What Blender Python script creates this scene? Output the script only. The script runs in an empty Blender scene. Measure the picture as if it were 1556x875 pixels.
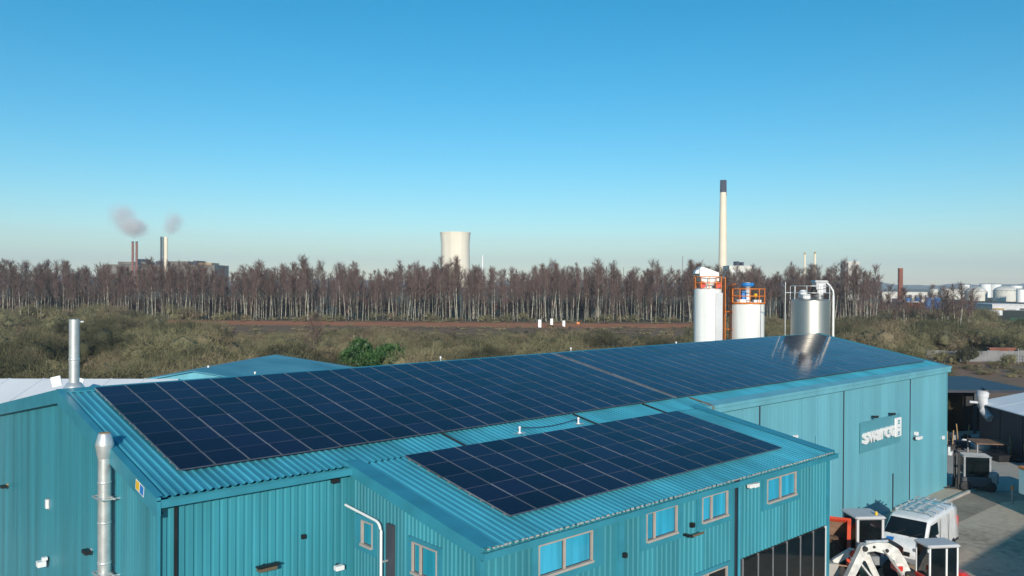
import bpy, math, random
import numpy as np
from mathutils import Vector, Matrix
random.seed(7); rng = np.random.default_rng(11)
scene = bpy.context.scene
C = bpy.context.scene.collection
R = math.radians

# ---------------------------------------------------------------- camera, sky, sun, exposure
CAM_H = 12.0; FPX = 1250.58; YAW = R(47.691); ROLL = R(0.326)
SY, CY = math.sin(YAW), math.cos(YAW)
cd = bpy.data.cameras.new('camera'); cam = bpy.data.objects.new('camera', cd); C.objects.link(cam)
cd.lens = FPX / 1556 * 36; cd.sensor_width = 36; cd.clip_start = 0.2; cd.clip_end = 30000
cam.matrix_world = (Matrix.Translation((0, 0, CAM_H)) @ Matrix.Rotation(YAW - math.pi / 2, 4, 'Z')
                    @ Matrix.Rotation(R(90 - 0.287), 4, 'X') @ Matrix.Rotation(ROLL, 4, 'Z'))
scene.camera = cam

SUN_EL = R(17); TRAVEL = Vector((0.64, 0.768, 0)).normalized()
world = bpy.data.worlds.new('World'); scene.world = world; world.use_nodes = True
wn = world.node_tree.nodes; wl = world.node_tree.links
sky = wn.new('ShaderNodeTexSky'); sky.sky_type = 'NISHITA'; sky.sun_disc = False
sky.sun_elevation = SUN_EL; sky.sun_rotation = math.atan2(-TRAVEL.x, -TRAVEL.y)
sky.air_density = 1.0; sky.dust_density = 0.0; sky.ozone_density = 4.0; sky.altitude = 0
bg = wn['Background']; bg.inputs['Strength'].default_value = 0.13
hs = wn.new('ShaderNodeHueSaturation'); hs.inputs['Hue'].default_value = 0.482; hs.inputs['Saturation'].default_value = 1.34
wl.new(sky.outputs[0], hs.inputs['Color']); wl.new(hs.outputs[0], bg.inputs['Color'])
sd = bpy.data.lights.new('sun', 'SUN'); sd.energy = 4.9; sd.angle = R(0.5); sd.color = (1.0, 0.92, 0.80)
sun = bpy.data.objects.new('sun', sd); C.objects.link(sun)
tv = Vector((TRAVEL.x * math.cos(SUN_EL), TRAVEL.y * math.cos(SUN_EL), -math.sin(SUN_EL)))
sun.rotation_euler = tv.to_track_quat('-Z', 'Y').to_euler(); sun.location = (0, 0, 60)
scene.view_settings.view_transform = 'Standard'; scene.view_settings.look = 'None'
scene.view_settings.exposure = 0.0; scene.view_settings.gamma = 1.0

# ---------------------------------------------------------------- layout helpers
def ld(lat, dep, z=0.0):                       # metres right of / ahead of the drone -> world
    return Vector((lat * SY + dep * CY, -lat * CY + dep * SY, z))
def col(px, dep, z=0.0):                       # bearing of a photo column at a real distance
    return ld((px - 778) / FPX * dep, dep, z)
def zat(py, dep): return CAM_H - (py - 431.2) / FPX * dep
VIEW_RZ = YAW - math.pi / 2                    # local +y ahead, local +x to the right

# ---------------------------------------------------------------- materials
def mat(name, c, rough=0.6, metal=0.0, var=0.12, scale=3.0, bump=0.0, bscale=40.0, spec=0.5, c2=None, coat=0.0, stretch=None, detail=4.0, rand=0.0):
    m = bpy.data.materials.new(name); m.use_nodes = True
    n = m.node_tree.nodes; l = m.node_tree.links; b = n['Principled BSDF']
    b.inputs['Roughness'].default_value = rough; b.inputs['Metallic'].default_value = metal
    b.inputs['Specular IOR Level'].default_value = spec; b.inputs['Coat Weight'].default_value = coat
    tc = n.new('ShaderNodeTexCoord'); mp = n.new('ShaderNodeMapping')
    l.new(tc.outputs['Object'], mp.inputs['Vector'])
    if stretch: mp.inputs['Scale'].default_value = stretch
    no = n.new('ShaderNodeTexNoise'); no.inputs['Scale'].default_value = scale; no.inputs['Detail'].default_value = detail
    l.new(mp.outputs[0], no.inputs['Vector'])
    rp = n.new('ShaderNodeValToRGB'); l.new(no.outputs['Fac'], rp.inputs['Fac'])
    a = [max(0, x * (1 - var)) for x in c]; z = [min(1, x * (1 + var)) for x in (c2 or c)]
    rp.color_ramp.elements[0].position = 0.32; rp.color_ramp.elements[1].position = 0.68
    rp.color_ramp.elements[0].color = (*a, 1); rp.color_ramp.elements[1].color = (*z, 1)
    out = rp.outputs[0]
    if rand:
        oi = n.new('ShaderNodeObjectInfo'); h = n.new('ShaderNodeHueSaturation')
        mr = n.new('ShaderNodeMapRange'); mr.inputs[3].default_value = 1 - rand; mr.inputs[4].default_value = 1 + rand
        l.new(oi.outputs['Random'], mr.inputs[0]); l.new(mr.outputs[0], h.inputs['Value']); l.new(out, h.inputs['Color']); out = h.outputs[0]
    l.new(out, b.inputs['Base Color'])
    if bump:
        nb = n.new('ShaderNodeTexNoise'); nb.inputs['Scale'].default_value = bscale; l.new(tc.outputs['Object'], nb.inputs['Vector'])
        bp = n.new('ShaderNodeBump'); bp.inputs['Strength'].default_value = bump; bp.inputs['Distance'].default_value = 0.05
        l.new(nb.outputs['Fac'], bp.inputs['Height']); l.new(bp.outputs[0], b.inputs['Normal'])
    return m

M = {}
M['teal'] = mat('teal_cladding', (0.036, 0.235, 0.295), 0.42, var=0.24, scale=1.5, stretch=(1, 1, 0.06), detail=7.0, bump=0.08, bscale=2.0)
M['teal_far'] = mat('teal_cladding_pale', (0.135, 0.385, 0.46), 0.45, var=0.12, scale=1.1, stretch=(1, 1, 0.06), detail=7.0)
M['teal_roof'] = mat('teal_roof_sheet', (0.05, 0.30, 0.40), 0.42, var=0.25, scale=1.2, stretch=(1, .2, 1), detail=7.0)
M['teal_trim'] = mat('teal_flashing', (0.035, 0.24, 0.32), 0.4, var=0.12, scale=1.3)
M['teal_back'] = mat('teal_old_roof', (0.06, 0.27, 0.36), 0.5, var=0.2, scale=0.4, c2=(0.10, 0.30, 0.36))
M['steel'] = mat('galvanised_steel', (0.70, 0.71, 0.70), 0.38, 0.65, var=0.12, scale=5)
M['steel_silo'] = mat('stainless_silo', (0.42, 0.40, 0.36), 0.44, 0.85, var=0.10, scale=1.2, stretch=(1, 1, .15))
M['white'] = mat('white_paint', (0.78, 0.78, 0.77), 0.4, var=0.05, scale=2)
M['machine'] = mat('worn_white_machine_paint', (0.62, 0.61, 0.58), 0.5, var=0.22, scale=4)
M['silo_white'] = mat('white_silo_paint', (0.76, 0.75, 0.71), 0.38, var=0.13, scale=2.2, stretch=(1, 1, .07), detail=7.0)
M['van_white'] = mat('van_paint', (0.76, 0.76, 0.75), 0.28, var=0.08, scale=3, coat=0.4)
M['light_grey'] = mat('pale_grey_roof', (0.55, 0.55, 0.56), 0.6, var=0.10, scale=0.5)
M['grey'] = mat('mid_grey', (0.25, 0.26, 0.27), 0.5, var=0.12)
M['dark'] = mat('dark_rubber', (0.02, 0.02, 0.022), 0.7, var=0.3)
M['black'] = mat('black_plastic', (0.012, 0.012, 0.014), 0.5, var=0.3)
M['frame'] = mat('window_frame_beige', (0.42, 0.36, 0.32), 0.5, var=0.08)
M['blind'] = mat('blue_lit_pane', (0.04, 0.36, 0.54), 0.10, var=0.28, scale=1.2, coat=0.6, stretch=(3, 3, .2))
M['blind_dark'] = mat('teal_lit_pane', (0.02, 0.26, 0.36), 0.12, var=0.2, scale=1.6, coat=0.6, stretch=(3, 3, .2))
M['glass'] = mat('dark_glass', (0.006, 0.010, 0.012), 0.05, var=0.4, scale=1.4, spec=0.6)
M['navy'] = mat('dark_navy_cladding', (0.028, 0.036, 0.055), 0.5, var=0.15, scale=.8)
M['navy_wall'] = mat('charcoal_cladding', (0.055, 0.060, 0.075), 0.55, var=0.15, scale=.8)
M['orange'] = mat('orange_rail', (0.75, 0.20, 0.02), 0.5, var=0.1)
M['red'] = mat('red_machine_paint', (0.60, 0.035, 0.022), 0.35, var=0.12, coat=.3)
M['skip_red'] = mat('orange_red_skip', (0.65, 0.075, 0.03), 0.45, var=0.15)
M['skip_in'] = mat('worn_skip_inside', (0.36, 0.22, 0.15), 0.75, var=0.2, bump=.3)
M['soil'] = mat('soil', (0.12, 0.075, 0.045), 0.95, var=0.4, scale=6, bump=1, bscale=14)
M['yellow'] = mat('yellow_paint', (0.75, 0.45, 0.02), 0.5)
M['blue'] = mat('blue_paint', (0.02, 0.20, 0.55), 0.45)
M['brick'] = mat('red_brick', (0.24, 0.085, 0.055), 0.85, var=0.25, scale=.6)
M['concrete'] = mat('concrete', (0.42, 0.40, 0.37), 0.85, var=0.18, scale=.6, bump=.2)
M['fence_c'] = mat('grey_concrete_panel', (0.20, 0.20, 0.20), 0.9, var=0.2, scale=.5)
M['bronze'] = mat('bronze_casing', (0.13, 0.10, 0.06), 0.5)
M['white_roof'] = mat('white_roof_sheet', (0.86, 0.85, 0.84), 0.6, var=0.05, scale=0.5)
M['tower'] = mat('cooling_tower_concrete', (0.80, 0.72, 0.58), 0.9, var=0.13, scale=.09, stretch=(1, 1, .08), detail=7.0)
M['chimney'] = mat('chimney_concrete', (0.84, 0.73, 0.56), 0.9, var=0.06, scale=.05)
M['cap'] = mat('chimney_cap', (0.035, 0.035, 0.06), 0.8, var=0.15)
M['tank'] = mat('pale_tank', (0.62, 0.60, 0.54), 0.6, var=0.16, scale=.12)
M['plant'] = mat('plant_cladding', (0.15, 0.125, 0.10), 0.8, var=0.3, scale=.08)
M['bark'] = mat('birch_bark', (0.17, 0.15, 0.115), 0.85, var=0.5, scale=1.4, c2=(0.34, 0.32, 0.26), rand=.35)
M['twig'] = mat('birch_twigs', (0.125, 0.082, 0.072), 0.9, var=0.25, scale=.3, rand=.22)
M['scrub'] = mat('scrub_twigs', (0.165, 0.150, 0.078), 0.9, var=0.5, scale=.35, rand=.38)
M['scrub_b'] = mat('scrub_twigs_brown', (0.185, 0.145, 0.085), 0.9, var=0.5, scale=.35, rand=.38)
M['scrub_d'] = mat('scrub_dark', (0.062, 0.062, 0.030), 0.9, var=0.5, scale=.35, rand=.38)
M['evergreen'] = mat('evergreen_leaf', (0.034, 0.090, 0.018), 0.6, var=0.35, scale=.8, rand=.15)
M['tan'] = mat('rust_tan', (0.40, 0.26, 0.12), 0.8, var=.2)
M['pallet'] = mat('weathered_wood', (0.20, 0.12, 0.075), 0.85, var=.25)
M['logo_dark'] = mat('sign_backing', (0.085, 0.285, 0.345), 0.5, var=.06)

def ground_mat(name, stops, scale, scale2, bump=0.3):
    m = bpy.data.materials.new(name); m.use_nodes = True
    n = m.node_tree.nodes; l = m.node_tree.links; b = n['Principled BSDF']; b.inputs['Roughness'].default_value = 0.95
    b.inputs['Specular IOR Level'].default_value = 0.2
    tc = n.new('ShaderNodeTexCoord')
    a = n.new('ShaderNodeTexNoise'); a.inputs['Scale'].default_value = scale; a.inputs['Detail'].default_value = 8; a.inputs['Roughness'].default_value = .62
    d = n.new('ShaderNodeTexNoise'); d.inputs['Scale'].default_value = scale2; d.inputs['Detail'].default_value = 6
    l.new(tc.outputs['Object'], a.inputs['Vector']); l.new(tc.outputs['Object'], d.inputs['Vector'])
    mx = n.new('ShaderNodeMath'); mx.operation = 'MULTIPLY_ADD'; mx.inputs[1].default_value = .35
    l.new(d.outputs['Fac'], mx.inputs[0])
    s = n.new('ShaderNodeMath'); s.operation = 'MULTIPLY'; s.inputs[1].default_value = .65
    l.new(a.outputs['Fac'], s.inputs[0]); l.new(s.outputs[0], mx.inputs[2])
    rp = n.new('ShaderNodeValToRGB'); l.new(mx.outputs[0], rp.inputs['Fac'])
    els = rp.color_ramp.elements
    while len(els) < len(stops): els.new(.5)
    for e, (p, c) in zip(els, stops): e.position = p; e.color = (*c, 1)
    l.new(rp.outputs[0], b.inputs['Base Color'])
    bp = n.new('ShaderNodeBump'); bp.inputs['Strength'].default_value = bump; bp.inputs['Distance'].default_value = .1
    l.new(d.outputs['Fac'], bp.inputs['Height']); l.new(bp.outputs[0], b.inputs['Normal'])
    return m
M['ground'] = ground_mat('rough_ground', [(.36, (.045, .040, .022)), (.5, (.085, .070, .038)), (.62, (.075, .085, .035)), (.7, (.12, .10, .055))], .06, .9)
M['field'] = ground_mat('bare_field', [(.34, (.12, .10, .055)), (.46, (.25, .16, .105)), (.6, (.30, .175, .115)), (.7, (.20, .17, .09))], .07, 1.2)
M['track'] = ground_mat('red_earth', [(.35, (.36, .14, .07)), (.55, (.54, .21, .10)), (.7, (.48, .24, .13))], .15, 1.2)
M['burnt'] = ground_mat('dark_heath', [(.35, (.15, .085, .055)), (.5, (.24, .15, .09)), (.62, (.22, .17, .085)), (.7, (.28, .19, .11))], .2, 1.5)
M['yard'] = ground_mat('yard_tarmac', [(.34, (.22, .18, .14)), (.45, (.42, .345, .27)), (.58, (.54, .445, .35)), (.70, (.32, .265, .21))], .11, 2.6, .15)
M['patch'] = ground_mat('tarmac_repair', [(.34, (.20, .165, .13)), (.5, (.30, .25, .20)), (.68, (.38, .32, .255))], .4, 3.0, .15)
M['slab'] = ground_mat('concrete_slab', [(.34, (.36, .33, .29)), (.5, (.44, .41, .355)), (.68, (.50, .465, .40))], .25, 2.2, .1)
M['hill'] = ground_mat('hill', [(.35, (.045, .05, .035)), (.55, (.07, .075, .05)), (.7, (.10, .10, .06))], .002, .02)

def solar_mat():
    m = bpy.data.materials.new('solar_glass'); m.use_nodes = True
    n = m.node_tree.nodes; l = m.node_tree.links; b = n['Principled BSDF']
    tc = n.new('ShaderNodeTexCoord'); sp = n.new('ShaderNodeSeparateXYZ'); l.new(tc.outputs['Object'], sp.inputs[0])
    def lines(sock, period, width):
        a = n.new('ShaderNodeMath'); a.operation = 'DIVIDE'; a.inputs[1].default_value = period; l.new(sock, a.inputs[0])
        f = n.new('ShaderNodeMath'); f.operation = 'FRACT'; l.new(a.outputs[0], f.inputs[0])
        g = n.new('ShaderNodeMath'); g.operation = 'LESS_THAN'; g.inputs[1].default_value = width; l.new(f.outputs[0], g.inputs[0]); return g.outputs[0]
    y = lines(sp.outputs['Y'], 0.1075, .10)
    oi = n.new('ShaderNodeObjectInfo')
    mx = n.new('ShaderNodeMix'); mx.data_type = 'RGBA'
    mx.inputs[6].default_value = (.0055, .0045, .022, 1); mx.inputs[7].default_value = (.016, .021, .046, 1)
    l.new(y, mx.inputs[0])
    h = n.new('ShaderNodeHueSaturation'); mr = n.new('ShaderNodeMapRange'); mr.inputs[3].default_value = .6; mr.inputs[4].default_value = 1.5
    l.new(oi.outputs['Random'], mr.inputs[0]); l.new(mr.outputs[0], h.inputs['Value']); l.new(mx.outputs[2], h.inputs['Color'])
    l.new(h.outputs[0], b.inputs['Base Color'])
    b.inputs['Roughness'].default_value = .09; b.inputs['IOR'].default_value = 1.22; b.inputs['Specular IOR Level'].default_value = .5
    no = n.new('ShaderNodeTexNoise'); no.inputs['Scale'].default_value = 1.1; l.new(tc.outputs['Object'], no.inputs['Vector'])
    bp = n.new('ShaderNodeBump'); bp.inputs['Strength'].default_value = .05; bp.inputs['Distance'].default_value = .02
    l.new(no.outputs['Fac'], bp.inputs['Height']); l.new(bp.outputs[0], b.inputs['Normal'])
    return m
M['solar'] = solar_mat()
M['pframe'] = mat('panel_frame', (0.40, 0.40, 0.42), 0.4, 0.6, var=.1)
M['pframe_c'] = mat('panel_frame_edge', (0.24, 0.23, 0.24), 0.45, 0.4, var=.25, scale=2, rand=.45)
M['pframe_d'] = mat('panel_frame_dark', (0.085, 0.09, 0.125), 0.4, 0.3, var=.1)

# ---------------------------------------------------------------- mesh helpers
class MB:
    def __init__(s): s.v = []; s.f = []; s.m = []; s.sm = []
    def add(s, vs, fs, mi=0, smooth=False):
        o = len(s.v); s.v += [tuple(x) for x in vs]
        for f in fs: s.f.append(tuple(o + i for i in f)); s.m.append(mi); s.sm.append(smooth)
        return s
    def box(s, x0, x1, y0, y1, z0, z1, mi=0, T=None):
        vs = [(x, y, z) for z in (z0, z1) for y in (y0, y1) for x in (x0, x1)]
        if T is not None: vs = [T @ Vector(v) for v in vs]
        return s.add(vs, [(0, 2, 3, 1), (4, 5, 7, 6), (0, 1, 5, 4), (2, 6, 7, 3), (0, 4, 6, 2), (1, 3, 7, 5)], mi)
    def bbox(s, x0, x1, y0, y1, z0, z1, b=.02, mi=0, T=None):      # box with chamfered vertical and top edges
        P = [(x0 + b, y0), (x1 - b, y0), (x1, y0 + b), (x1, y1 - b), (x1 - b, y1), (x0 + b, y1), (x0, y1 - b), (x0, y0 + b)]
        cx, cy = (x0 + x1) / 2, (y0 + y1) / 2
        def sh(p, k): return (p[0] + (b * k if p[0] < cx else -b * k), p[1] + (b * k if p[1] < cy else -b * k))
        rings = [[(*sh(p, 1), z0) for p in P], [(*p, z0 + b) for p in P], [(*p, z1 - b) for p in P], [(*sh(p, 1), z1) for p in P]]
        vs = [v for r in rings for v in r]
        if T is not None: vs = [T @ Vector(v) for v in vs]
        fs = [tuple(range(7, -1, -1)), tuple(range(24, 32))]
        for k in range(3):
            for i in range(8): j = (i + 1) % 8; fs.append((k * 8 + i, k * 8 + j, k * 8 + 8 + j, k * 8 + 8 + i))
        return s.add(vs, fs, mi)
    def tube(s, pts, r, seg=8, mi=0, cap=True):
        pts = [Vector(p) for p in pts]; rs = r if isinstance(r, (list, tuple)) else [r] * len(pts)
        vs = []; fs = []
        for i, p in enumerate(pts):
            d = (pts[min(i + 1, len(pts) - 1)] - pts[max(i - 1, 0)]).normalized()
            u = d.cross(Vector((0, 0, 1)) if abs(d.z) < .95 else Vector((1, 0, 0))).normalized(); w = d.cross(u)
            for k in range(seg):
                a = 2 * math.pi * k / seg; vs.append(p + (u * math.cos(a) + w * math.sin(a)) * rs[i])
        for i in range(len(pts) - 1):
            for k in range(seg):
                j = (k + 1) % seg; fs.append((i * seg + k, i * seg + j, i * seg + seg + j, i * seg + seg + k))
        s.add(vs, fs, mi, True)
        if cap:
            o = len(pts) - 1; s.add(vs[:seg], [tuple(range(seg))], mi); s.add(vs[o * seg:], [tuple(range(seg - 1, -1, -1))], mi)
        return s
    def lathe(s, prof, c=(0, 0), seg=24, mi=0, T=None):
        vs = [(c[0] + r * math.cos(2 * math.pi * k / seg), c[1] + r * math.sin(2 * math.pi * k / seg), z) for r, z in prof for k in range(seg)]
        if T is not None: vs = [T @ Vector(v) for v in vs]
        fs = []
        for i in range(len(prof) - 1):
            for k in range(seg):
                j = (k + 1) % seg; fs.append((i * seg + k, i * seg + j, i * seg + seg + j, i * seg + seg + k))
        s.add(vs, fs, mi, True)
        e = len(prof) - 1
        if prof[0][0] > .001: s.add(vs[:seg], [tuple(range(seg - 1, -1, -1))], mi)
        if prof[e][0] > .001: s.add(vs[e * seg:], [tuple(range(seg))], mi)
        return s
    def prism(s, poly, y0, y1, mi=0, T=None):                      # polygon in local xz, extruded along y
        n = len(poly); vs = [(x, y0, z) for x, z in poly] + [(x, y1, z) for x, z in poly]
        if T is not None: vs = [T @ Vector(v) for v in vs]
        fs = [tuple(range(n)), tuple(range(2 * n - 1, n - 1, -1))] + [(i, n + i, n + (i + 1) % n, (i + 1) % n) for i in range(n)]
        return s.add(vs, fs, mi)
    def loft(s, rings, mi=0, smooth=True, cap=True):
        n = len(rings[0]); vs = [v for r in rings for v in r]; fs = []
        for i in range(len(rings) - 1):
            for k in range(n): j = (k + 1) % n; fs.append((i * n + k, i * n + j, i * n + n + j, i * n + n + k))
        s.add(vs, fs, mi, smooth)
        if cap: s.add(rings[0], [tuple(range(n - 1, -1, -1))], mi); s.add(rings[-1], [tuple(range(n))], mi)
        return s
    def mesh(s, name, mats, off=(0, 0, 0)):
        me = bpy.data.meshes.new(name); ox, oy, oz = off
        me.from_pydata([(x - ox, y - oy, z - oz) for x, y, z in s.v], [], s.f)
        for m in (mats if isinstance(mats, (list, tuple)) else [mats]): me.materials.append(M[m] if isinstance(m, str) else m)
        me.polygons.foreach_set('material_index', s.m); me.polygons.foreach_set('use_smooth', s.sm); me.update()
        return me
    def build(s, name, mats, parent=None, off=None, recalc=True):
        if off is None: off = (0, 0, 0)
        me = s.mesh(name, mats, off)
        if recalc:
            import bmesh
            bm = bmesh.new(); bm.from_mesh(me); bmesh.ops.recalc_face_normals(bm, faces=bm.faces); bm.to_mesh(me); bm.free()
        o = bpy.data.objects.new(name, me); C.objects.link(o)
        if parent: o.parent = parent
        return o
def tag(o, label=None, cat=None, group=None, kind=None):
    if label: o['label'] = label
    if cat: o['category'] = cat
    if group: o['group'] = group
    if kind: o['kind'] = kind
    return o
def empty(name, loc, rz=0, label=None, cat=None, group=None):
    o = bpy.data.objects.new(name, None); C.objects.link(o); o.location = loc; o.rotation_euler = (0, 0, rz); o.empty_display_size = .2
    return tag(o, label, cat, group)
def inst(name, me, parent=None, loc=(0, 0, 0), rz=0, sc=(1, 1, 1)):
    o = bpy.data.objects.new(name, me); C.objects.link(o); o.parent = parent; o.location = loc; o.rotation_euler = (0, 0, rz); o.scale = sc
    return o
def npmesh(name, V, F, mats, mi=None):
    me = bpy.data.meshes.new(name); V = np.asarray(V, 'f4'); F = np.asarray(F, 'i4')
    me.vertices.add(len(V)); me.vertices.foreach_set('co', V.ravel())
    me.loops.add(F.size); me.loops.foreach_set('vertex_index', F.ravel())
    me.polygons.add(len(F)); me.polygons.foreach_set('loop_start', np.arange(0, F.size, F.shape[1], dtype='i4'))
    for m in mats: me.materials.append(M[m])
    if mi is not None: me.polygons.foreach_set('material_index', np.asarray(mi, 'i4'))
    me.update(); me.validate(); return me

# ---------------------------------------------------------------- ground and setting
def sheet(name, pts, m, z):
    b = MB(); b.add([(p[0], p[1], z) for p in pts], [tuple(range(len(pts)))]); o = b.build(name, m, recalc=False)
    if o.data.polygons[0].normal.z < 0: o.data.flip_normals()
    return tag(o, kind='structure')
sheet('ground', [ld(-6600, -400), ld(6600, -400), ld(6600, 6800), ld(-6600, 6800)], 'ground', 0)
sheet('yard', [(-6, -30), (70, -30), (70, 24), (78, 30), (78, 44), (-6, 44)], 'yard', .006)
sheet('concrete_apron', [(52.6, 20), (53.2, 17.45), (60, 14), (70, 14), (70, 22), (60, 24)], 'slab', .011)
sheet('field', [col(1400, 88), col(1640, 88), col(1700, 122), col(1600, 136), col(1400, 136), col(1385, 110)], 'field', .012)
# red earth track in front of the birch wood
tp = [(-60, 240), (330, 236), (420, 235), (560, 236), (700, 232), (820, 231), (950, 232), (1060, 233), (1180, 236)]
sheet('track', [col(a, d - 6 + 2 * math.sin(a * .02)) for a, d in tp] + [col(a, d + 20 + 2 * math.sin(a * .031)) for a, d in reversed(tp)], 'track', .03)
sheet('heath', [col(240, 198), col(590, 180), col(720, 185), col(1000, 190), col(1180, 205), col(1190, 262), col(820, 262), col(230, 262)], 'burnt', .015)
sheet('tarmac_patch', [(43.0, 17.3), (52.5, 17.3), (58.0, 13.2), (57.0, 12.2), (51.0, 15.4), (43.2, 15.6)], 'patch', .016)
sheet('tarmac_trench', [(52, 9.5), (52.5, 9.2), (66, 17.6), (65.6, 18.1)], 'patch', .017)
sheet('concrete_strip', [(56, 20.5), (57, 20.0), (69.5, 19.0), (69.5, 20.6), (60, 22.2)], 'slab', .018)
# low hills on the horizon
hv = []; hf = []; n = 160
for i in range(n):
    px = -300 + i * 15; t = i * .37
    hh = 30 + 9 * math.sin(t * .7) + 6 * math.sin(t * 1.9 + 1) + 4 * math.sin(t * 4.1)
    for dd, k in ((4300, 0), (4700, .75), (5200, 1), (6200, .2)): hv.append(tuple(col(px, dd, -1 + (hh + 1) * k)))
for i in range(n - 1):
    for k in range(3): a = i * 4 + k; hf.append((a, a + 4, a + 5, a + 1))
b = MB(); b.add(hv, hf, 0, True); tag(b.build('hills', 'hill'), kind='structure')

# ---------------------------------------------------------------- the teal shed
X0, Y0, ZE, L, W, ZR = 6.42, 18.63, 7.23, 45.73, 8.14, 8.77
S1, EL, ED, Z2 = 4.89, 15.60, 5.28, 6.335
PM = (ZR - ZE) / W; PE = (ZE - Z2) / ED; X1 = X0 + L; EX0 = X0 + S1; EX1 = EX0 + EL; EY = Y0 - ED
shed = empty('teal_shed', (X0 + L / 2, Y0 + W, 0), 0, 'long teal metal-clad shed carrying the big solar array on its pitched roof', 'industrial shed')
so = tuple(shed.location)
def ribs(a, b, pitch, h, crest=.35, slope=.15):
    """profile points (u, height) of trapezoidal sheet between a and b"""
    pts = [(a, 0)]; u = a + pitch * .2
    while u + pitch * (crest + 2 * slope) < b:
        pts += [(u, 0), (u + pitch * slope, h), (u + pitch * (slope + crest), h), (u + pitch * (2 * slope + crest), 0)]; u += pitch
    pts.append((b, 0)); return pts
def roof_sheet(name, xa, xb, ya, za, yb, zb, m, parent, off, pitch=.2, h=.034):
    p = ribs(xa, xb, pitch, h, .22, .14); b = MB(); dy, dz = yb - ya, zb - za; l = math.hypot(dy, dz); ny, nz = -dz / l, dy / l
    if nz < 0: ny, nz = -ny, -nz
    vs = []
    for u, t in p: vs += [(u, ya + ny * t, za + nz * t), (u, yb + ny * t, zb + nz * t)]
    b.add(vs, [(2 * i, 2 * i + 2, 2 * i + 3, 2 * i + 1) for i in range(len(p) - 1)])
    return b.build(name, m, parent, off, recalc=False)
def wall_sheet(name, ua, ub, place, zlo, zhi, m, parent, off, pitch=.2, h=.03, crest=.35):
    """ribbed vertical cladding; place(u, out, z) -> world; zlo/zhi functions of u"""
    p = ribs(ua, ub, pitch, h, crest); b = MB(); vs = []
    for u, t in p: vs += [place(u, t, zlo(u)), place(u, t, zhi(u))]
    b.add(vs, [(2 * i, 2 * i + 2, 2 * i + 3, 2 * i + 1) for i in range(len(p) - 1)])
    return b.build(name, m, parent, off, recalc=False)
WB = W * 1.32; YB = Y0 + W + WB; ZB = ZR - (ZR - ZE - .2) * 1.32
roof_sheet('roof', X0 - .04, X1 + .04, Y0 - .02, ZE, Y0 + W, ZR, 'teal_roof', shed, so)
roof_sheet('roof_back', X0 - .04, X1 + .04, YB, ZB, Y0 + W, ZR, 'teal_roof', shed, so)
# core body below the roof (walls' inner faces, end gable)
b = MB()
for x in (X0 + .14, X1 - .02):
    pass
yc0, yc1 = Y0 + .15, YB - .1
prof = [(yc0, 0), (yc1, 0), (yc1, ZB - .06), (Y0 + W, ZR - .07), (yc0, ZE - .05)]
vs = [(X0 + .16, y, z) for y, z in prof] + [(X1 - .14, y, z) for y, z in prof]
b.add(vs, [(0, 1, 2, 3, 4), (9, 8, 7, 6, 5)] + [(i, 5 + i, 5 + (i + 1) % 5, (i + 1) % 5) for i in range(5)])
b.build('core_wall', 'teal', shed, so)
def gz(y): return (ZE + (y - Y0) * PM if y < Y0 + W else ZR - (y - Y0 - W) * (ZR - ZB) / WB) - .08
wall_sheet('gable_wall', Y0 + .06, YB - .06, lambda u, t, z: (X0 + .13 - t, u, z), lambda u: 0, gz, 'teal', shed, so, .2, .012, .8)
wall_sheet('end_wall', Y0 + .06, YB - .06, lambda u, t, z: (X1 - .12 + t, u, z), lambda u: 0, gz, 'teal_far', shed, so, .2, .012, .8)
wall_sheet('front_wall', X0 + .06, EX0 + .1, lambda u, t, z: (u, Y0 + .13 - t, z), lambda u: 0, lambda u: ZE - .1, 'teal', shed, so, .2, .035, .55)
joints = [EX1 + .15, 31.35, 38.99, 46.82, X1 - .06]
for a, c in zip(joints, joints[1:]):
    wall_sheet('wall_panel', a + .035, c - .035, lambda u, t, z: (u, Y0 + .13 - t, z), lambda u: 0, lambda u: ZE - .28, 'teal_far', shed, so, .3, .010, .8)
    b = MB(); b.box(c - .034, c + .034, Y0 + .10, Y0 + .14, 0, ZE - .3); b.build('joint_strip', M['navy'], shed, so)
# flashings
def barge(x, sgn, name):
    b = MB(); w = .30; t = .34
    for (ya, za, yb, zb) in ((Y0 - .05, ZE - .01, Y0 + W, ZR), (Y0 + W, ZR, YB + .05, ZB - .01)):
        xo = x - sgn * .06; xi = x + sgn * (.02)
        vs = [(xo, ya, za + .06), (xi + sgn * .10, ya, za + .06), (xi + sgn * .10, yb, zb + .06), (xo, yb, zb + .06), (xo, ya, za - t), (xo, yb, zb - t)]
        b.add(vs, [(0, 1, 2, 3), (0, 3, 5, 4)])
        vs = [(xo, ya, za - t), (xo, yb, zb - t), (x + sgn * .14, yb, zb - t), (x + sgn * .14, ya, za - t)]; b.add(vs, [(0, 1, 2, 3)])
    return b.build(name, 'teal_trim', shed, so)
barge(X0, 1, 'bargeboard'); barge(X1, -1, 'bargeboard')
b = MB()
for (s, zz, sl) in ((-1, ZR, PM), (1, ZR, (ZR - ZB) / WB)):
    b.add([(X0 - .05, Y0 + W, ZR + .075), (X1 + .05, Y0 + W, ZR + .075), (X1 + .05, Y0 + W + s * .27, ZR + .055 - .27 * sl), (X0 - .05, Y0 + W + s * .27, ZR + .055 - .27 * sl)], [(0, 1, 2, 3)])
    b.add([(X0 - .05, Y0 + W + s * .27, ZR + .055 - .27 * sl), (X1 + .05, Y0 + W + s * .27, ZR + .055 - .27 * sl), (X1 + .05, Y0 + W + s * .27, ZR + .02 - .27 * sl), (X0 - .05, Y0 + W + s * .27, ZR + .02 - .27 * sl)], [(0, 1, 2, 3)])
b.build('ridge_cap', 'teal_trim', shed, so)
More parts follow.
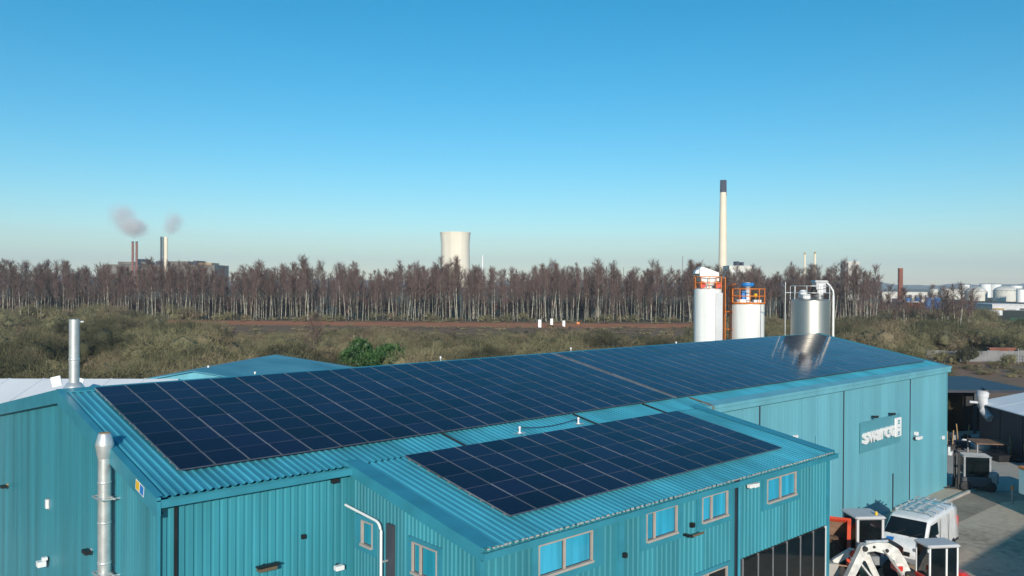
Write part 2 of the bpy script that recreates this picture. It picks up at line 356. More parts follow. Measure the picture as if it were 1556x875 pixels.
def gutter(xa, xb, y, z, parent, off, name='gutter', h=.17, w=.17, m='teal_trim'):
    b = MB(); t = .012
    b.box(xa, xb, y - w, y - w + t, z - h, z + .01); b.box(xa, xb, y - w + t, y + .06, z - h, z - h + t); b.box(xa, xb, y - w - .02, y - w, z - .012, z + .012)
    b.box(xa, xa + t, y - w + t, y, z - h + t, z); b.box(xb - t, xb, y - w + t, y, z - h + t, z)
    return b.build(name, m, parent, off)
gutter(X0 - .06, EX0 + .05, Y0, ZE - .02, shed, so)
b = MB(); b.box(X0 - .064, X0 + .02, Y0 - .19, Y0 + .10, ZE - .37, ZE + .055); b.build('corner_cap', 'teal_trim', shed, so)
# deep parapet gutter of the far part: sloping top flashing, fascia and drip
b = MB(); xa, xb = EX1 + .35, X1 + .06
b.add([(xa, Y0 + .38, ZE + .38 * PM + .05), (xb, Y0 + .38, ZE + .38 * PM + .05), (xb, Y0 - .10, ZE + .03), (xa, Y0 - .10, ZE + .03)], [(0, 1, 2, 3)])
b.add([(xa, Y0 - .10, ZE + .03), (xb, Y0 - .10, ZE + .03), (xb, Y0 - .10, ZE - .10), (xa, Y0 - .10, ZE - .10)], [(0, 1, 2, 3)])
b.add([(xa, Y0 - .10, ZE - .10), (xb, Y0 - .10, ZE - .10), (xb, Y0 - .06, ZE - .12), (xa, Y0 - .06, ZE - .12)], [(0, 1, 2, 3)])
b.add([(xa, Y0 - .06, ZE - .12), (xb, Y0 - .06, ZE - .12), (xb, Y0 - .06, ZE - .30), (xa, Y0 - .06, ZE - .30)], [(0, 1, 2, 3)])
b.add([(xa, Y0 - .06, ZE - .30), (xb, Y0 - .06, ZE - .30), (xb, Y0 + .13, ZE - .30), (xa, Y0 + .13, ZE - .30)], [(0, 1, 2, 3)])
b.add([(xa, Y0 + .38, ZE + .1), (xa, Y0 - .10, ZE + .03), (xa, Y0 - .06, ZE - .30), (xa, Y0 + .13, ZE - .30)], [(0, 1, 2, 3)])
b.build('fascia', M['teal_far'], shed, so)
b = MB(); b.box(6.82, 6.88, Y0 + .03, Y0 + .09, 0, ZE - .19); b.build('downpipe', 'black', shed, so)
b = MB(); b.box(X0 + .02, X0 + .09, Y0 + .03, Y0 + .10, 0, ZE - .2); b.build('corner_trim', 'teal_trim', shed, so)
for x, z0, z1 in ((36.2, 0, 5.0), (37.6, 1, 4.2), (44.6, 0, 2.0)):
    b = MB(); b.tube([(x, Y0 + .08, z0), (x, Y0 + .08, z1)], .03, 6); b.build('conduit', 'teal_far' if z1 > 3 else 'navy', shed, so)

# ---------------------------------------------------------------- the extension
ext = empty('office_extension', ((EX0 + EX1) / 2, EY + ED / 2, 0), 0, 'two-storey teal clad lean-to with windows projecting from the long shed front', 'extension')
eo = tuple(ext.location)
roof_sheet('roof', EX0 - .04, EX1 + .05, EY - .06, Z2 - .01, Y0 - .02, ZE - .003, 'teal_roof', ext, eo)
b = MB(); vs = []
for x in (EX0 + .16, EX1 - .10): vs += [(x, EY + .15, 0), (x, Y0 + .12, 0), (x, Y0 + .12, ZE - .06), (x, EY + .15, Z2 - .06)]
b.add(vs, [(0, 1, 2, 3), (7, 6, 5, 4), (0, 4, 5, 1), (1, 5, 6, 2), (2, 6, 7, 3), (3, 7, 4, 0)]); b.build('core_wall', 'teal', ext, eo)
ez = lambda y: Z2 + (y - EY) * PE - .07
wall_sheet('gable_wall', EY + .06, Y0 + .05, lambda u, t, z: (EX0 + .13 - t, u, z), lambda u: 0, ez, 'teal', ext, eo, .15, .03, .45)
wall_sheet('end_wall', EY + .06, Y0 + .05, lambda u, t, z: (EX1 - .09 + t, u, z), lambda u: 0, ez, 'teal', ext, eo, .15, .03, .45)
segs = [(EX0 + .06, 15.95), (16.05, 21.2), (21.45, EX1 - .06)]
for k, (a, c) in enumerate(segs):
    wall_sheet('front_wall_panel', a, c, lambda u, t, z: (u, EY + .13 - t, z), (lambda u: 0) if k < 2 else (lambda u: 3.86), lambda u: Z2 - .07, 'teal', ext, eo, .2, .03, .45)
b = MB(); b.box(15.90, 16.10, EY + .07, EY + .14, 0, Z2 - .08); b.build('corner_trim', 'teal_trim', ext, eo)
for x, y in ((EX0 + .06, EY + .06), (EX1 - .12, EY + .06)):
    b = MB(); b.box(x - .05, x + .09, y - .02, y + .12, 0, Z2 - .1); b.build('corner_trim', 'teal_trim', ext, eo)
for x, sg in ((EX0, 1), (EX1, -1)):
    b = MB(); xo = x - sg * .06; xi = x + sg * .42; ya, za, yb, zb = EY - .08, Z2, Y0 + .25, ZE + .25 * PE
    b.add([(xo, ya, za + .07), (xi, ya, za + .05), (xi, yb, zb + .05), (xo, yb, zb + .07)], [(0, 1, 2, 3)])
    b.add([(xo, ya, za + .07), (xo, yb, zb + .07), (xo, yb, zb - .22), (xo, ya, za - .22)], [(0, 1, 2, 3)])
    b.add([(xo, ya, za - .22), (xo, yb, zb - .22), (x + sg * .13, yb, zb - .22), (x + sg * .13, ya, za - .22)], [(0, 1, 2, 3)])
    b.build('verge_flashing', 'teal_trim', ext, eo)
gutter(EX0 - .07, EX1 + .08, EY - .04, Z2 - .03, ext, eo, h=.15, w=.16)
# weathered sheet ends along the gutter (foam closers showing pale)
b = MB(); x = EX0 + .1
while x < EX1 - .1:
    wd = random.uniform(.05, .13); b.box(x, x + wd, EY - .085, EY - .065, Z2 - .012, Z2 + random.uniform(.012, .03)); x += wd + random.uniform(.03, .12)
tag(b.build('sheet_closer', 'concrete', ext, eo), kind='stuff')
b = MB(); b.tube([(21.32, EY + .05, 0), (21.32, EY + .05, Z2 - .2)], .05, 8); b.build('downpipe', 'teal_trim', ext, eo)
b = MB(); b.box(21.20, 21.45, EY + .125, EY + .15, 0, Z2 - .1); b.build('recess_panel', 'navy', ext, eo)

def window(place, u0, u1, z0, z1, split, pm, parent, off, sur=(.22, .25, .18, .10)):
    """place(u, out, z); surround proud of ribs, recessed frame and panes"""
    def pbox(b, a, c, o0, o1, lo, hi):
        vs = [place(u, o, z) for z in (lo, hi) for o in (o0, o1) for u in (a, c)]
        b.add(vs, [(0, 2, 3, 1), (4, 5, 7, 6), (0, 1, 5, 4), (2, 6, 7, 3), (0, 4, 6, 2), (1, 3, 7, 5)])
    l, r, d, t = sur
    b = MB(); pbox(b, u0 - l, u0, .0, .07, z0 - d, z1 + t); pbox(b, u1, u1 + r, .0, .07, z0 - d, z1 + t); pbox(b, u0, u1, .0, .07, z0 - d, z0); pbox(b, u0, u1, .0, .07, z1, z1 + t)
    wdw = b.build('window', 'teal_trim', parent, off)
    f = .044; b = MB(); o0, o1 = .036, .095
    pbox(b, u0, u1, o0, o1 + .04, z0, z0 + f * 1.3); pbox(b, u0, u1, o0, o1, z1 - f * .8, z1); pbox(b, u0, u0 + f * .6, o0, o1, z0 + f * 1.3, z1 - f * .8); pbox(b, u1 - f, u1, o0, o1, z0 + f * 1.3, z1 - f * .8)
    pbox(b, split - f * .7, split + f * .7, o0, o1 - .01, z0 + f * 1.3, z1 - f * .8); b.build('frame', 'frame', wdw, (0, 0, 0) if off is None else off)
    for a, c in ((u0 + f * .6, split - f * .7), (split + f * .7, u1 - f)):
        b = MB(); pbox(b, a, c, .033, .040, z0 + f * 1.3, z1 - f * .8); b.build('gasket', 'black', wdw, off)
        b = MB(); pbox(b, a + .012, c - .035, .040, .047, z0 + f * 1.3 + .022, z1 - f * .8 - .01); b.build('pane', pm, wdw, off)
    return wdw
fp = lambda u, o, z: (u, EY + .13 - o, z)
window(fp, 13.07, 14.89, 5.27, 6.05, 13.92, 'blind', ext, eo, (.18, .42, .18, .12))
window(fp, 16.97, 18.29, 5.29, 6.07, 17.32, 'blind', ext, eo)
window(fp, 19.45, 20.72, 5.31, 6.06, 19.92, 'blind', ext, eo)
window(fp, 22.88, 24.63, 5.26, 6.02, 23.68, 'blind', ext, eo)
gp = lambda u, o, z: (EX0 + .13 - o, u, z)
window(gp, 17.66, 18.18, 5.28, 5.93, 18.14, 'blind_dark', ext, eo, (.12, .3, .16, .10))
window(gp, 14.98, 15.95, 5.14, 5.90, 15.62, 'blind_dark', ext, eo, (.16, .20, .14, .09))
# ground floor glazing
b = MB(); b.box(21.5, EX1 - .12, EY + .13, EY + .149, .1, 3.86); gl = b.build('curtain_wall', 'black', ext, eo)
n = 6; wv = (EX1 - .2 - 21.6) / n
for i in range(n):
    b = MB(); b.box(21.6 + i * wv + .035, 21.6 + (i + 1) * wv - .035, EY + .09, EY + .11, .15, 3.78); b.build('pane', 'glass', gl, eo)
for i in range(n + 1):
    b = MB(); x = 21.6 + i * wv; b.box(x - .02, x + .02, EY + .075, EY + .12, .1, 3.84); b.build('mullion', 'white' if i == n else 'pframe', gl, eo)
window(fp, 19.25, 20.72, 2.7, 3.86, 19.75, 'glass', ext, eo, (.1, .2, .1, .1))

# ---------------------------------------------------------------- solar arrays
CW, CR = .8735, .8645
def panel_mesh():
    b = MB(); w, h, t = CW - .022, CR - .014, .035; fx, fy = .013, .008
    o = [(0, 0), (w, 0), (w, h), (0, h)]; i_ = [(fx, fy), (w - fx, fy), (w - fx, h - fy), (fx, h - fy)]
    vs = [(x, y, 0) for x, y in o] + [(x, y, t) for x, y in o] + [(x, y, t - .002) for x, y in i_]
    b.add(vs, [(8, 9, 10, 11)], 0); b.add(vs, [(4, 5, 9, 8), (6, 7, 11, 10), (0, 1, 5, 4), (2, 3, 7, 6)], 2); b.add(vs, [(5, 6, 10, 9), (7, 4, 8, 11), (1, 2, 6, 5), (3, 0, 4, 7)], 1)
    return b.mesh('panel', ['solar', 'pframe_c', 'pframe_d'])
PMESH = panel_mesh()
def array(x, y, z, pitch, nc, nr, label):
    root = empty('solar_array', (x, y, z), 0, label, 'solar panels'); root.rotation_euler = (math.atan(pitch), 0, 0)
    sl = math.hypot(1, pitch)
    b = MB()
    for j in range(nr):
        for q in (.25, .75): b.box(0, nc * CW - .02, (j + q) * CR - .02, (j + q) * CR + .02, -.045, -.001)
    b.build('mounting_rail', 'pframe', root)
    for j in range(nr):
        for i in range(nc):
            p = inst('panel', PMESH, root, (i * CW, j * CR, random.uniform(0, .004)))
            p.rotation_euler = (random.gauss(0, .0022), random.gauss(0, .0022), 0)
    return root
lift = .10
array(7.30, 19.67, 7.43 + lift, PM, 22, 8, 'near solar array of dark panels on the long shed roof beside the gable flue')
array(26.80, 19.67, 7.43 + lift, PM, 28, 8, 'solar array on the far half of the long shed roof reflecting the silos')
array(12.87, 14.17, 6.478 + lift, PE, 14, 5, 'smaller solar array on the lean-to extension roof')
b = MB(); yy = Y0 + 1.0
b.tube([(26.66, 19.6, 7.43 + .1), (26.66, 26.6, 8.74 + .1)], .022, 6)
tag(b.build('cable_trunking', 'pframe'), 'thin pale cable tray running up the roof seam between the two big solar arrays', 'cable tray')

# roof fittings
for x, lab in ((17.58, 'short white roof anchor post at the lower end of its cable on the teal roof'), (20.27, 'short white roof anchor post at the upper end of its cable near the dark conduit')):
    y = 18.92; z = ZE + (y - Y0) * PM + .03
    r = empty('roof_anchor', (x, y, z), 0, lab, 'roof anchor')
    b = MB(); b.lathe([(.07, 0), (.07, .02), (.03, .03), (.03, .13), (.04, .14), (.04, .20), (.015, .22)], seg=10); b.build('post', 'white', r)
    b = MB(); b.box(-.16, .16, -.12, .12, -.005, .012); b.build('base_plate', 'steel', r)
b = MB(); b.tube([(17.6 + 2.65 * t, 18.93, ZE + .3 * PM + .20 - .10 * math.sin(math.pi * t)) for t in np.linspace(0, 1, 9)], .012, 5)
tag(b.build('safety_cable', 'dark'), 'thin dark safety cable slung between two roof anchor posts', 'cable')
for x in (15.1, 20.8, 24.6):
    b = MB(); b.tube([(x, 19.66, 7.5), (x + .02, 18.64, ZE + .07), (x + .02, 18.35, ZE + .03)], .028, 6)
    tag(b.build('roof_conduit', 'dark'), 'dark cable conduit crossing from the long roof to the extension array', 'conduit', 'conduits between the arrays')
b = MB(); b.tube([(27.55, 19.62, 7.47), (27.55, 18.62, 7.29), (27.55, 18.50, 7.22), (27.55, 18.50, 6.95)], .035, 8)
tag(b.build('overflow_pipe', 'bronze'), 'small brown angled pipe at the roof corner above the extension verge', 'pipe')

def flue(name, x, y, z0, z1, r, cap, label):
    root = empty(name, (x, y, z0), 0, label, 'flue'); h = z1 - z0
    b = MB(); b.lathe([(r, 0), (r, h - (.62 if cap else .0))], seg=20); p = b.build('pipe', 'steel', root)
    for k in range(1, int(h / 1.0)):
        b = MB(); b.lathe([(r + .002, k), (r + .012, k + .01), (r + .012, k + .05), (r + .002, k + .06)], seg=20); b.build('seam_band', 'steel', p)
    if cap:
        b = MB(); t = h - .62; b.lathe([(r, t), (r * 1.12, t + .06), (r * 1.42, t + .32), (r * 1.42, t + .36), (r * .98, t + .60), (r * .9, t + .62)], seg=20); cp = b.build('cowl', 'steel', root)
        b = MB(); b.lathe([(r * .88, t + .621), (r * .88, t + .635)], seg=20); b.build('opening', 'tan', cp)
    return root
fl = flue('wall_flue', 6.27, 21.86, 0, 8.24, .15, True, 'tall galvanised flue with flared cowl strapped to the near gable wall')
for z in (6.65, 4.75, 2.6):
    b = MB(); b.box(-.20, -.16, -.32, .32, z - .02, z + .02); b.box(.12, .16, -.36, .36, z - .02, z + .02); b.box(-.16, .28, -.31, -.28, z - .018, z + .018); b.box(-.16, .28, .28, .31, z - .018, z + .018); b.build('bracket', 'steel', fl)
f2 = flue('ridge_flue', 6.95, 27.25, 8.62, 10.85, .145, False, 'plain galvanised vent stack standing on the ridge beside the white roof')
b = MB(); b.lathe([(.30, .10), (.30, .18), (.20, .32), (.155, .34)], seg=20); b.build('flashing_skirt', 'steel', f2)
b = MB(); b.box(.13, .25, -.03, .03, 2.14, 2.18); b.build('tab', 'white', f2)
b = MB(); b.box(-.16, .16, -.16, .16, -.06, .11); b.build('kerb', 'steel', f2)

# wall fittings
def fitting(name, label, cat, parts, group=None):
    b = MB()
    for p in parts[0][1]: b.box(*p)
    c0 = parts[0][1][0]; loc = ((c0[0] + c0[1]) / 2, (c0[2] + c0[3]) / 2, c0[4])
    if len(parts) == 1:
        o = b.build(name, parts[0][0], None, loc); o.location = loc; return tag(o, label, cat, group)
    root = empty(name, loc, 0, label, cat, group)
    for nm, (m, bs) in zip(('body', 'head', 'bracket'), parts):
        b = MB()
        for p in bs: b.bbox(*p, b=.012)
        b.build(nm, m, root, loc)
    return root
gx = X0 + .12
fitting('wall_light', 'white bulkhead light on the near gable wall above the hooded lamp', 'light', [('white', [(gx - .09, gx, 28.34, 28.48, 4.98, 5.26)]), ('pframe', [(gx - .02, gx + .01, 28.30, 28.52, 4.94, 5.30)])])
fitting('hooded_lamp', 'white hooded floodlight low on the near gable wall', 'lamp', [('white', [(gx - .34, gx - .10, 28.2, 28.45, 3.25, 3.42), (gx - .2, gx - .05, 28.25, 28.4, 3.42, 3.52)]), ('black', [(gx - .10, gx, 28.28, 28.36, 3.36, 3.50)])])
fitting('wall_camera', 'small dark camera on a bracket high on the near gable wall', 'camera', [('black', [(gx - .25, gx - .06, 33.9, 34.15, 4.58, 4.68)]), ('tan', [(gx - .06, gx, 33.98, 34.08, 4.60, 4.72)])])
fitting('wall_camera', 'dark floodlight bracket on the gable wall beside the flue strap', 'camera', [('black', [(gx - .22, gx - .05, 23.7, 24.05, 4.72, 4.82)]), ('steel', [(gx - .05, gx, 23.8, 23.9, 4.7, 4.85)])])
b = MB(); T = Matrix.Translation((X0 - .063, 19.55, 7.30)) @ Matrix.Rotation(math.atan(PM), 4, 'X')
b.box(-.004, 0, -.28, .28, -.12, .12, 0, T); b.box(-.007, -.004, -.25, -.02, -.10, .10, 1, T); b.box(-.007, -.004, .03, .25, -.10, .10, 2, T)
tag(b.build('warning_sticker', ['white', 'blue', 'yellow']), 'blue and yellow sticker on the verge flashing by the near eave corner', 'sticker')
fy = Y0 + .09
fitting('wall_vent', 'small black box under the eave by the extension corner', 'vent', [('black', [(10.78, 10.98, fy - .10, fy, 6.86, 6.98)])])
fitting('wall_vent', 'tiny black sensor on the ribbed front wall', 'sensor', [('black', [(9.95, 10.05, fy - .08, fy, 5.6, 5.70)])])
fitting('wall_floodlight', 'dark bronze floodlight on an arm on the ribbed front wall', 'floodlight', [('bronze', [(8.72, 9.18, fy - .32, fy - .12, 5.10, 5.18)]), ('black', [(8.7, 9.26, fy - .30, fy - .1, 5.18, 5.22)]), ('black', [(8.92, 9.0, fy - .12, fy, 5.1, 5.2)])])
fitting('wall_floodlight', 'white floodlight on the ribbed wall beside the extension corner', 'floodlight', [('white', [(10.84, 11.08, fy - .22, fy - .06, 4.62, 4.74)]), ('dark', [(10.92, 11.0, fy - .06, fy, 4.6, 4.76)])])
ey = EY + .09
fitting('wall_vent', 'black wall sensor on the extension front between the widest window and the folded joint', 'sensor', [('black', [(16.02, 16.12, ey - .12, ey - .02, 5.12, 5.24)])])
fitting('wall_vent', 'black wall sensor above the small arm between two extension windows', 'sensor', [('black', [(18.9, 19.02, ey - .11, ey, 5.32, 5.44)])])
fitting('folding_bracket', 'small dark folded arm between two upper extension windows', 'bracket', [('black', [(18.6, 18.72, ey - .3, ey, 5.14, 5.20)]), ('bronze', [(18.66, 19.16, ey - .32, ey - .26, 5.16, 5.22)])])
fitting('twin_floodlight', 'pair of white floodlights under the extension gutter near its far corner', 'floodlight', [('white', [(21.68, 21.90, ey - .2, ey - .06, 5.96, 6.08)]), ('white', [(21.93, 22.18, ey - .2, ey - .06, 5.94, 6.06)]), ('black', [(21.75, 22.1, ey - .06, ey, 5.97, 6.05)])])
fitting('wall_box', 'small white junction box on the pale front wall above the extension verge', 'junction box', [('white', [(34.06, 34.34, fy - .12, fy, 5.12, 5.30)])])
fitting('wall_camera', 'white camera on the pale front wall right beside the sign', 'camera', [('white', [(47.2, 47.75, fy - .30, fy - .12, 3.50, 3.66), (47.25, 47.45, fy - .2, fy, 3.72, 3.92)]), ('black', [(47.2, 47.4, fy - .12, fy, 3.5, 3.62)])])
fitting('wall_lamp', 'round cream lamp on the pale front wall next to its far corner', 'lamp', [('white', [(51.3, 51.5, fy - .10, fy, 3.0, 3.2)])])
fitting('corner_camera', 'white camera bracketed off the far corner of the long shed', 'camera', [('white', [(X1 + .0, X1 + .34, Y0 - .12, Y0 + .06, 1.95, 2.15)]), ('white', [(X1 - .02, X1 + .08, Y0 - .06, Y0 + .06, 2.15, 2.45)]), ('black', [(X1 + .34, X1 + .75, Y0 - .02, Y0 + .02, 2.05, 2.08)])])
for x, z in ((41.96, 5.33), (43.99, 5.27)):
    fitting('sign_lamp', 'dark sign lamp bracketed above the white letter sign', 'lamp', [('black', [(x - .16, x + .1, fy - .34, fy - .16, z - .05, z + .05)]), ('grey', [(x + .1, x + .3, fy - .3, fy - .2, z, z + .04)]), ('black', [(x - .02, x + .04, fy - .2, fy, z - .01, z + .04)])], 'lamps above the sign')
for x, y, r in ((35.2, 18.6, .1),):
    pass
# dark grey recessed duct and curved pole by the extension gable
b = MB(); b.box(EX0 + .02, EX0 + .1, 16.72, 17.0, 0, 6.1); b.build('gable_duct', 'navy_wall', ext, eo)
pl = empty('curved_pole', (11.15, 16.94, 0), 0, 'slim white steel pole bent over at the top in front of the extension gable windows', 'pole')
pts = [(0, 0, 0), (0, 0, 5.9)] + [(0, .26 - .26 * math.cos(a), 5.9 + .26 * math.sin(a)) for a in np.linspace(.2, 1.45, 6)] + [(0, 1.66, 6.26)]
b = MB(); b.tube(pts, .035, 8); b.build('pipe', 'white', pl)
b = MB(); b.box(-.1, .1, -.1, .1, 0, .02); b.build('foot_plate', 'steel', pl)
for z in (5.2, 3.0):
    b = MB(); b.box(.02, .24, -.02, .02, z - .02, z + .02); b.build('wall_bracket', 'steel', pl)

# company sign
def text_mesh(body, size, extr, offset=0.0):
    cu = bpy.data.curves.new('txt', 'FONT'); cu.body = body; cu.size = size; cu.extrude = extr; cu.offset = offset; cu.resolution_u = 3
    o = bpy.data.objects.new('txt', cu); C.objects.link(o); dg = bpy.context.evaluated_depsgraph_get()
    me = bpy.data.meshes.new_from_object(o.evaluated_get(dg)); bpy.data.objects.remove(o); bpy.data.curves.remove(cu); return me
sg = empty('wall_sign', (40.75, fy - .05, 3.95), 0, 'white raised lettering reading swarco with an upright end block on the pale wall', 'sign')
b = MB(); b.box(-.08, 4.62, 0, .045, -.35, 1.18); b.build('backing_panel', 'logo_dark', sg)
xx = .02
for ch, wd in zip('swarco', (.60, .80, .60, .44, .58, .66)):
    me = text_mesh(ch, 1.10, .05, .03); me.materials.append(M['white'])
    xs = [v.co.x for v in me.vertices]; w0 = max(xs) - min(xs)
    for v in me.vertices: v.co.x = (v.co.x - min(xs)) * (wd / w0)
    o = inst('letter', me, sg, (xx, -.06, .12 + xx * .01)); o.rotation_euler = (R(90), 0, 0); xx += wd + .02
b = MB(); b.bbox(3.78, 4.5, -.12, -.005, .0, 1.02, b=.03); eb = b.build('end_block', 'white', sg)
for z0, z1 in ((.10, .30), (.46, .52), (.68, .92)):
    for q in (0, 1): b = MB(); zz = z0 + (z1 - z0) * q * .55; b.box(4.02, 4.26, -.126, -.118, zz, zz + (z1 - z0) * .38); b.build('block_mark', 'logo_dark', eb)

# ---------------------------------------------------------------- neighbouring sheds behind
def view_shed(name, label, cat, loc, rz, w, d, ze, zr, roofm, wallm, ridge='x', cap=None, pieces=0, mid=.5):
    r = empty(name, loc, rz, label, cat)
    hw, hd = w / 2, d / 2
    b = MB()
    if ridge == 'x': prof = [(-hd, 0), (hd, 0), (hd, ze), (0, zr), (-hd, ze)]; vs = [(-hw, y, z) for y, z in prof] + [(hw, y, z) for y, z in prof]
    else: prof = [(-hw, 0), (hw, 0), (hw, ze), (w * (mid - .5), zr), (-hw, ze)]; vs = [(x, -hd, z) for x, z in prof] + [(x, hd, z) for x, z in prof]
    b.add(vs, [(0, 1, 2, 3, 4), (9, 8, 7, 6, 5)] + [(i, 5 + i, 5 + (i + 1) % 5, (i + 1) % 5) for i in range(5)]); b.build('wall', wallm, r)
    ov = .2; t = .06
    for s in (-1, 1):
        b = MB()
        if ridge == 'x':
            sl = (zr - ze) / hd; q = [(0, zr + t), (s * (hd + ov), ze - ov * sl + t), (s * (hd + ov), ze - ov * sl - .03), (0, zr - .02 + .03)]
            vs = [(-hw - ov, y, z) for y, z in q] + [(hw + ov, y, z) for y, z in q]
        else:
            xm = w * (mid - .5); run = abs(s * hw - xm); sl = (zr - ze) / run; q = [(xm, zr + t), (s * (hw + ov), ze - ov * sl + t), (s * (hw + ov), ze - ov * sl - .03), (xm, zr + .01)]
            vs = [(x, -hd - ov, z) for x, z in q] + [(x, hd + ov, z) for x, z in q]
        b.add(vs, [(0, 1, 2, 3), (7, 6, 5, 4), (0, 4, 5, 1), (1, 5, 6, 2), (2, 6, 7, 3), (3, 7, 4, 0)])
        ro = b.build('roof', roofm, r)
        nl = 0 if pieces < 0 else int((w if ridge == 'x' else d) / 1.6)
        for k in range(nl):                       # raised standing seams
            b = MB()
            if ridge == 'x':
                x = -hw + (k + .5) * 1.6; vs = [(x + e, y, z + t + (.03 if u else 0)) for e in (-.03, .03) for (y, z) in ((0, zr), (s * (hd + ov), ze - ov * sl)) for u in (0, 1)]
            else:
                y = -hd + (k + .5) * 1.6; vs = [(x, y + e, z + t + (.03 if u else 0)) for e in (-.03, .03) for (x, z) in ((xm, zr), (s * (hw + ov), ze - ov * sl)) for u in (0, 1)]
            b.add(vs, [(0, 1, 3, 2), (4, 6, 7, 5), (1, 5, 7, 3), (0, 4, 5, 1), (2, 3, 7, 6)]); b.build('seam', roofm, ro)
    return r
ws = view_shed('white_roof_shed', 'shed with pale white pitched roof behind the near gable', 'shed', col(128, 39.5), VIEW_RZ + R(2), 8.6, 9, 6.2, zat(581, 39.5), 'white_roof', 'light_grey', 'x')
rv = empty('roof_hatch', col(108, 37.5, zat(586, 37.5)), VIEW_RZ, 'pair of white tilted hatch lids on the white roof behind the vent stack', 'roof hatch')
for k in (-1, 1): b = MB(); b.box(k * .45 - .12, k * .45 + .32, -.5, -.44, .0, .45, 0, Matrix.Rotation(R(k * 14), 4, 'Y')); b.build('hatch_lid', 'white', rv)
trs = view_shed('teal_roof_shed', 'lower teal roofed shed with rust streak beyond the long roof ridge', 'shed', col(385, 49), VIEW_RZ + R(-8), 11.5, 10, 6.3, zat(559, 47), 'teal_back', 'teal_far', 'y', mid=.42, pieces=-1)
zr_t = zat(559, 47); slt = (zr_t - 6.3) / 4.83; b = MB()
pts_ = [(-4.6, -2.6), (-3.6, -2.2), (-2.6, -1.2), (-1.7, -.2), (-1.5, .5), (-2.3, .1), (-3.2, -.9), (-4.2, -1.9)]
b.add([(x, y, zr_t + .072 - (-.92 - x) * slt) for x, y in pts_], [tuple(range(8))]); b.build('rust_streak', 'tan', trs)
for px, py, dp, nm in ((317, 562, 46, 'left'), (592 - 204, 571, 44, 'mid'), (670, 546, 46, 'a'), (868, 531, 50, 'b'), (1028, 521, 52, 'c')):
    z = zat(py, dp); b = MB(); b.lathe([(.03, -.5), (.03, .02), (.055, .03), (.055, .13), (.02, .15)], seg=10)
    o = b.build('roof_cowl', 'white'); o.location = col(px, dp, z); tag(o, 'small white vent cowl standing just beyond the roof ridge', 'vent cowl', 'vent cowls beyond the ridge')

# ---------------------------------------------------------------- silos
def rail(b, r, z, h, seg, a0=0, a1=2 * math.pi, posts=10, t=.035):
    for zz in (z + h, z + h * .5): b.tube([(r * math.cos(a), r * math.sin(a), zz) for a in np.linspace(a0, a1, seg)], t, 5)
    for a in np.linspace(a0, a1, posts): b.tube([(r * math.cos(a), r * math.sin(a), z), (r * math.cos(a), r * math.sin(a), z + h)], t, 5)
def silo(px, dep, wpx, top, body, label):
    r = wpx / 2 * dep / FPX; z = zat(top, dep)
    root = empty('silo', col(px, dep), VIEW_RZ, label, 'silo')
    b = MB(); b.lathe([(r, 0), (r, z - .10), (r * .985, z - .03), (r * .9, z), (.02, z + .12)], seg=48); bd = b.build('body', body, root)
    for k in range(1, int(z / 1.6)):
        b = MB(); b.lathe([(r + .001, k * 1.6), (r + .010, k * 1.6 + .01), (r + .010, k * 1.6 + .05), (r + .001, k * 1.6 + .06)], seg=48); b.build('hoop', body, bd)
    return root, r, z
s1, r, z = silo(1075.5, 64, 41, 437, 'silo_white', 'tallest white silo with bulky white filter housing on top')
b = MB()
b.lathe([(.30, z + .05), (.34, z + .15), (.72, z + .55), (.72, z + .6)], seg=16); b.build('filter_hopper', 'silo_white', s1)
b = MB(); b.prism([(-.72, z + .6), (.72, z + .6), (.72, z + 1.25), (-.60, z + 1.72), (-.78, z + 1.55)], -.6, .6); fh = b.build('filter_housing', 'silo_white', s1)
b = MB(); b.prism([(-.72, z + 1.18), (-1.08, z + 1.18), (-1.02, z + 1.38), (-.78, z + 1.52)], -.4, .4); b.build('inlet_hood', 'white', fh)
b = MB(); b.lathe([(.24, -.06), (.24, .06)], seg=14, T=Matrix.Translation((-.55, -.66, z + .3)) @ Matrix.Rotation(R(90), 4, 'X')); b.lathe([(.24, -.06), (.24, .06)], seg=14, T=Matrix.Translation((.62, -.66, z + .3)) @ Matrix.Rotation(R(90), 4, 'X')); b.build('valve', 'red', s1)
b = MB(); rail(b, r + .02, z - .02, .95, 30, posts=12); b.build('guard_rail', 'orange', s1)
b = MB()
for dx in (-.22, .22): b.tube([(r + .12, dx - .55, 0), (r + .12, dx - .55, z + .9)], .035, 5)
for k in range(int(z / .3)): b.tube([(r + .12, -.77, k * .3 + .2), (r + .12, -.33, k * .3 + .2)], .018, 4)
ldr = b.build('ladder', 'orange', s1)
for k in range(6):
    zz = 3.2 + k * 1.35; b = MB(); b.tube([(r + .12 + .38 - .38 * math.cos(a), -.55 + .38 * math.sin(a), zz) for a in np.linspace(-1.5, 4.7, 14)], .03, 4); b.build('cage_hoop', 'orange', ldr)
b = MB(); b.box(r * .35, r * 1.0 - .15, -r * 1.0, -r * .95, 2.0, z - .3); b.build('service_panel', 'light_grey', s1)
s2, r, z = silo(1136, 63.5, 50, 458, 'silo_white', 'shorter white silo ringed by an orange guard rail')
b = MB(); rail(b, r + .05, z - .02, 1.1, 32, posts=12); b.lathe([(r + .02, z - .06), (r + .08, z - .06), (r + .08, z + .05), (r + .02, z + .05)], seg=40); b.build('guard_rail', 'orange', s2)
b = MB(); b.lathe([(.2, z + .05), (.2, z + 1.25), (.42, z + 1.28), (.42, z + 1.5), (.1, z + 1.58)], seg=16, mi=0); b.build('filter', 'white', s2)
b = MB(); b.lathe([(.44, z + 1.27), (.48, z + 1.29), (.48, z + 1.52), (.44, z + 1.54)], seg=16); b.box(-.5, -.18, -.3, .3, z + .1, z + .9); b.build('filter_band', 'blue', s2)
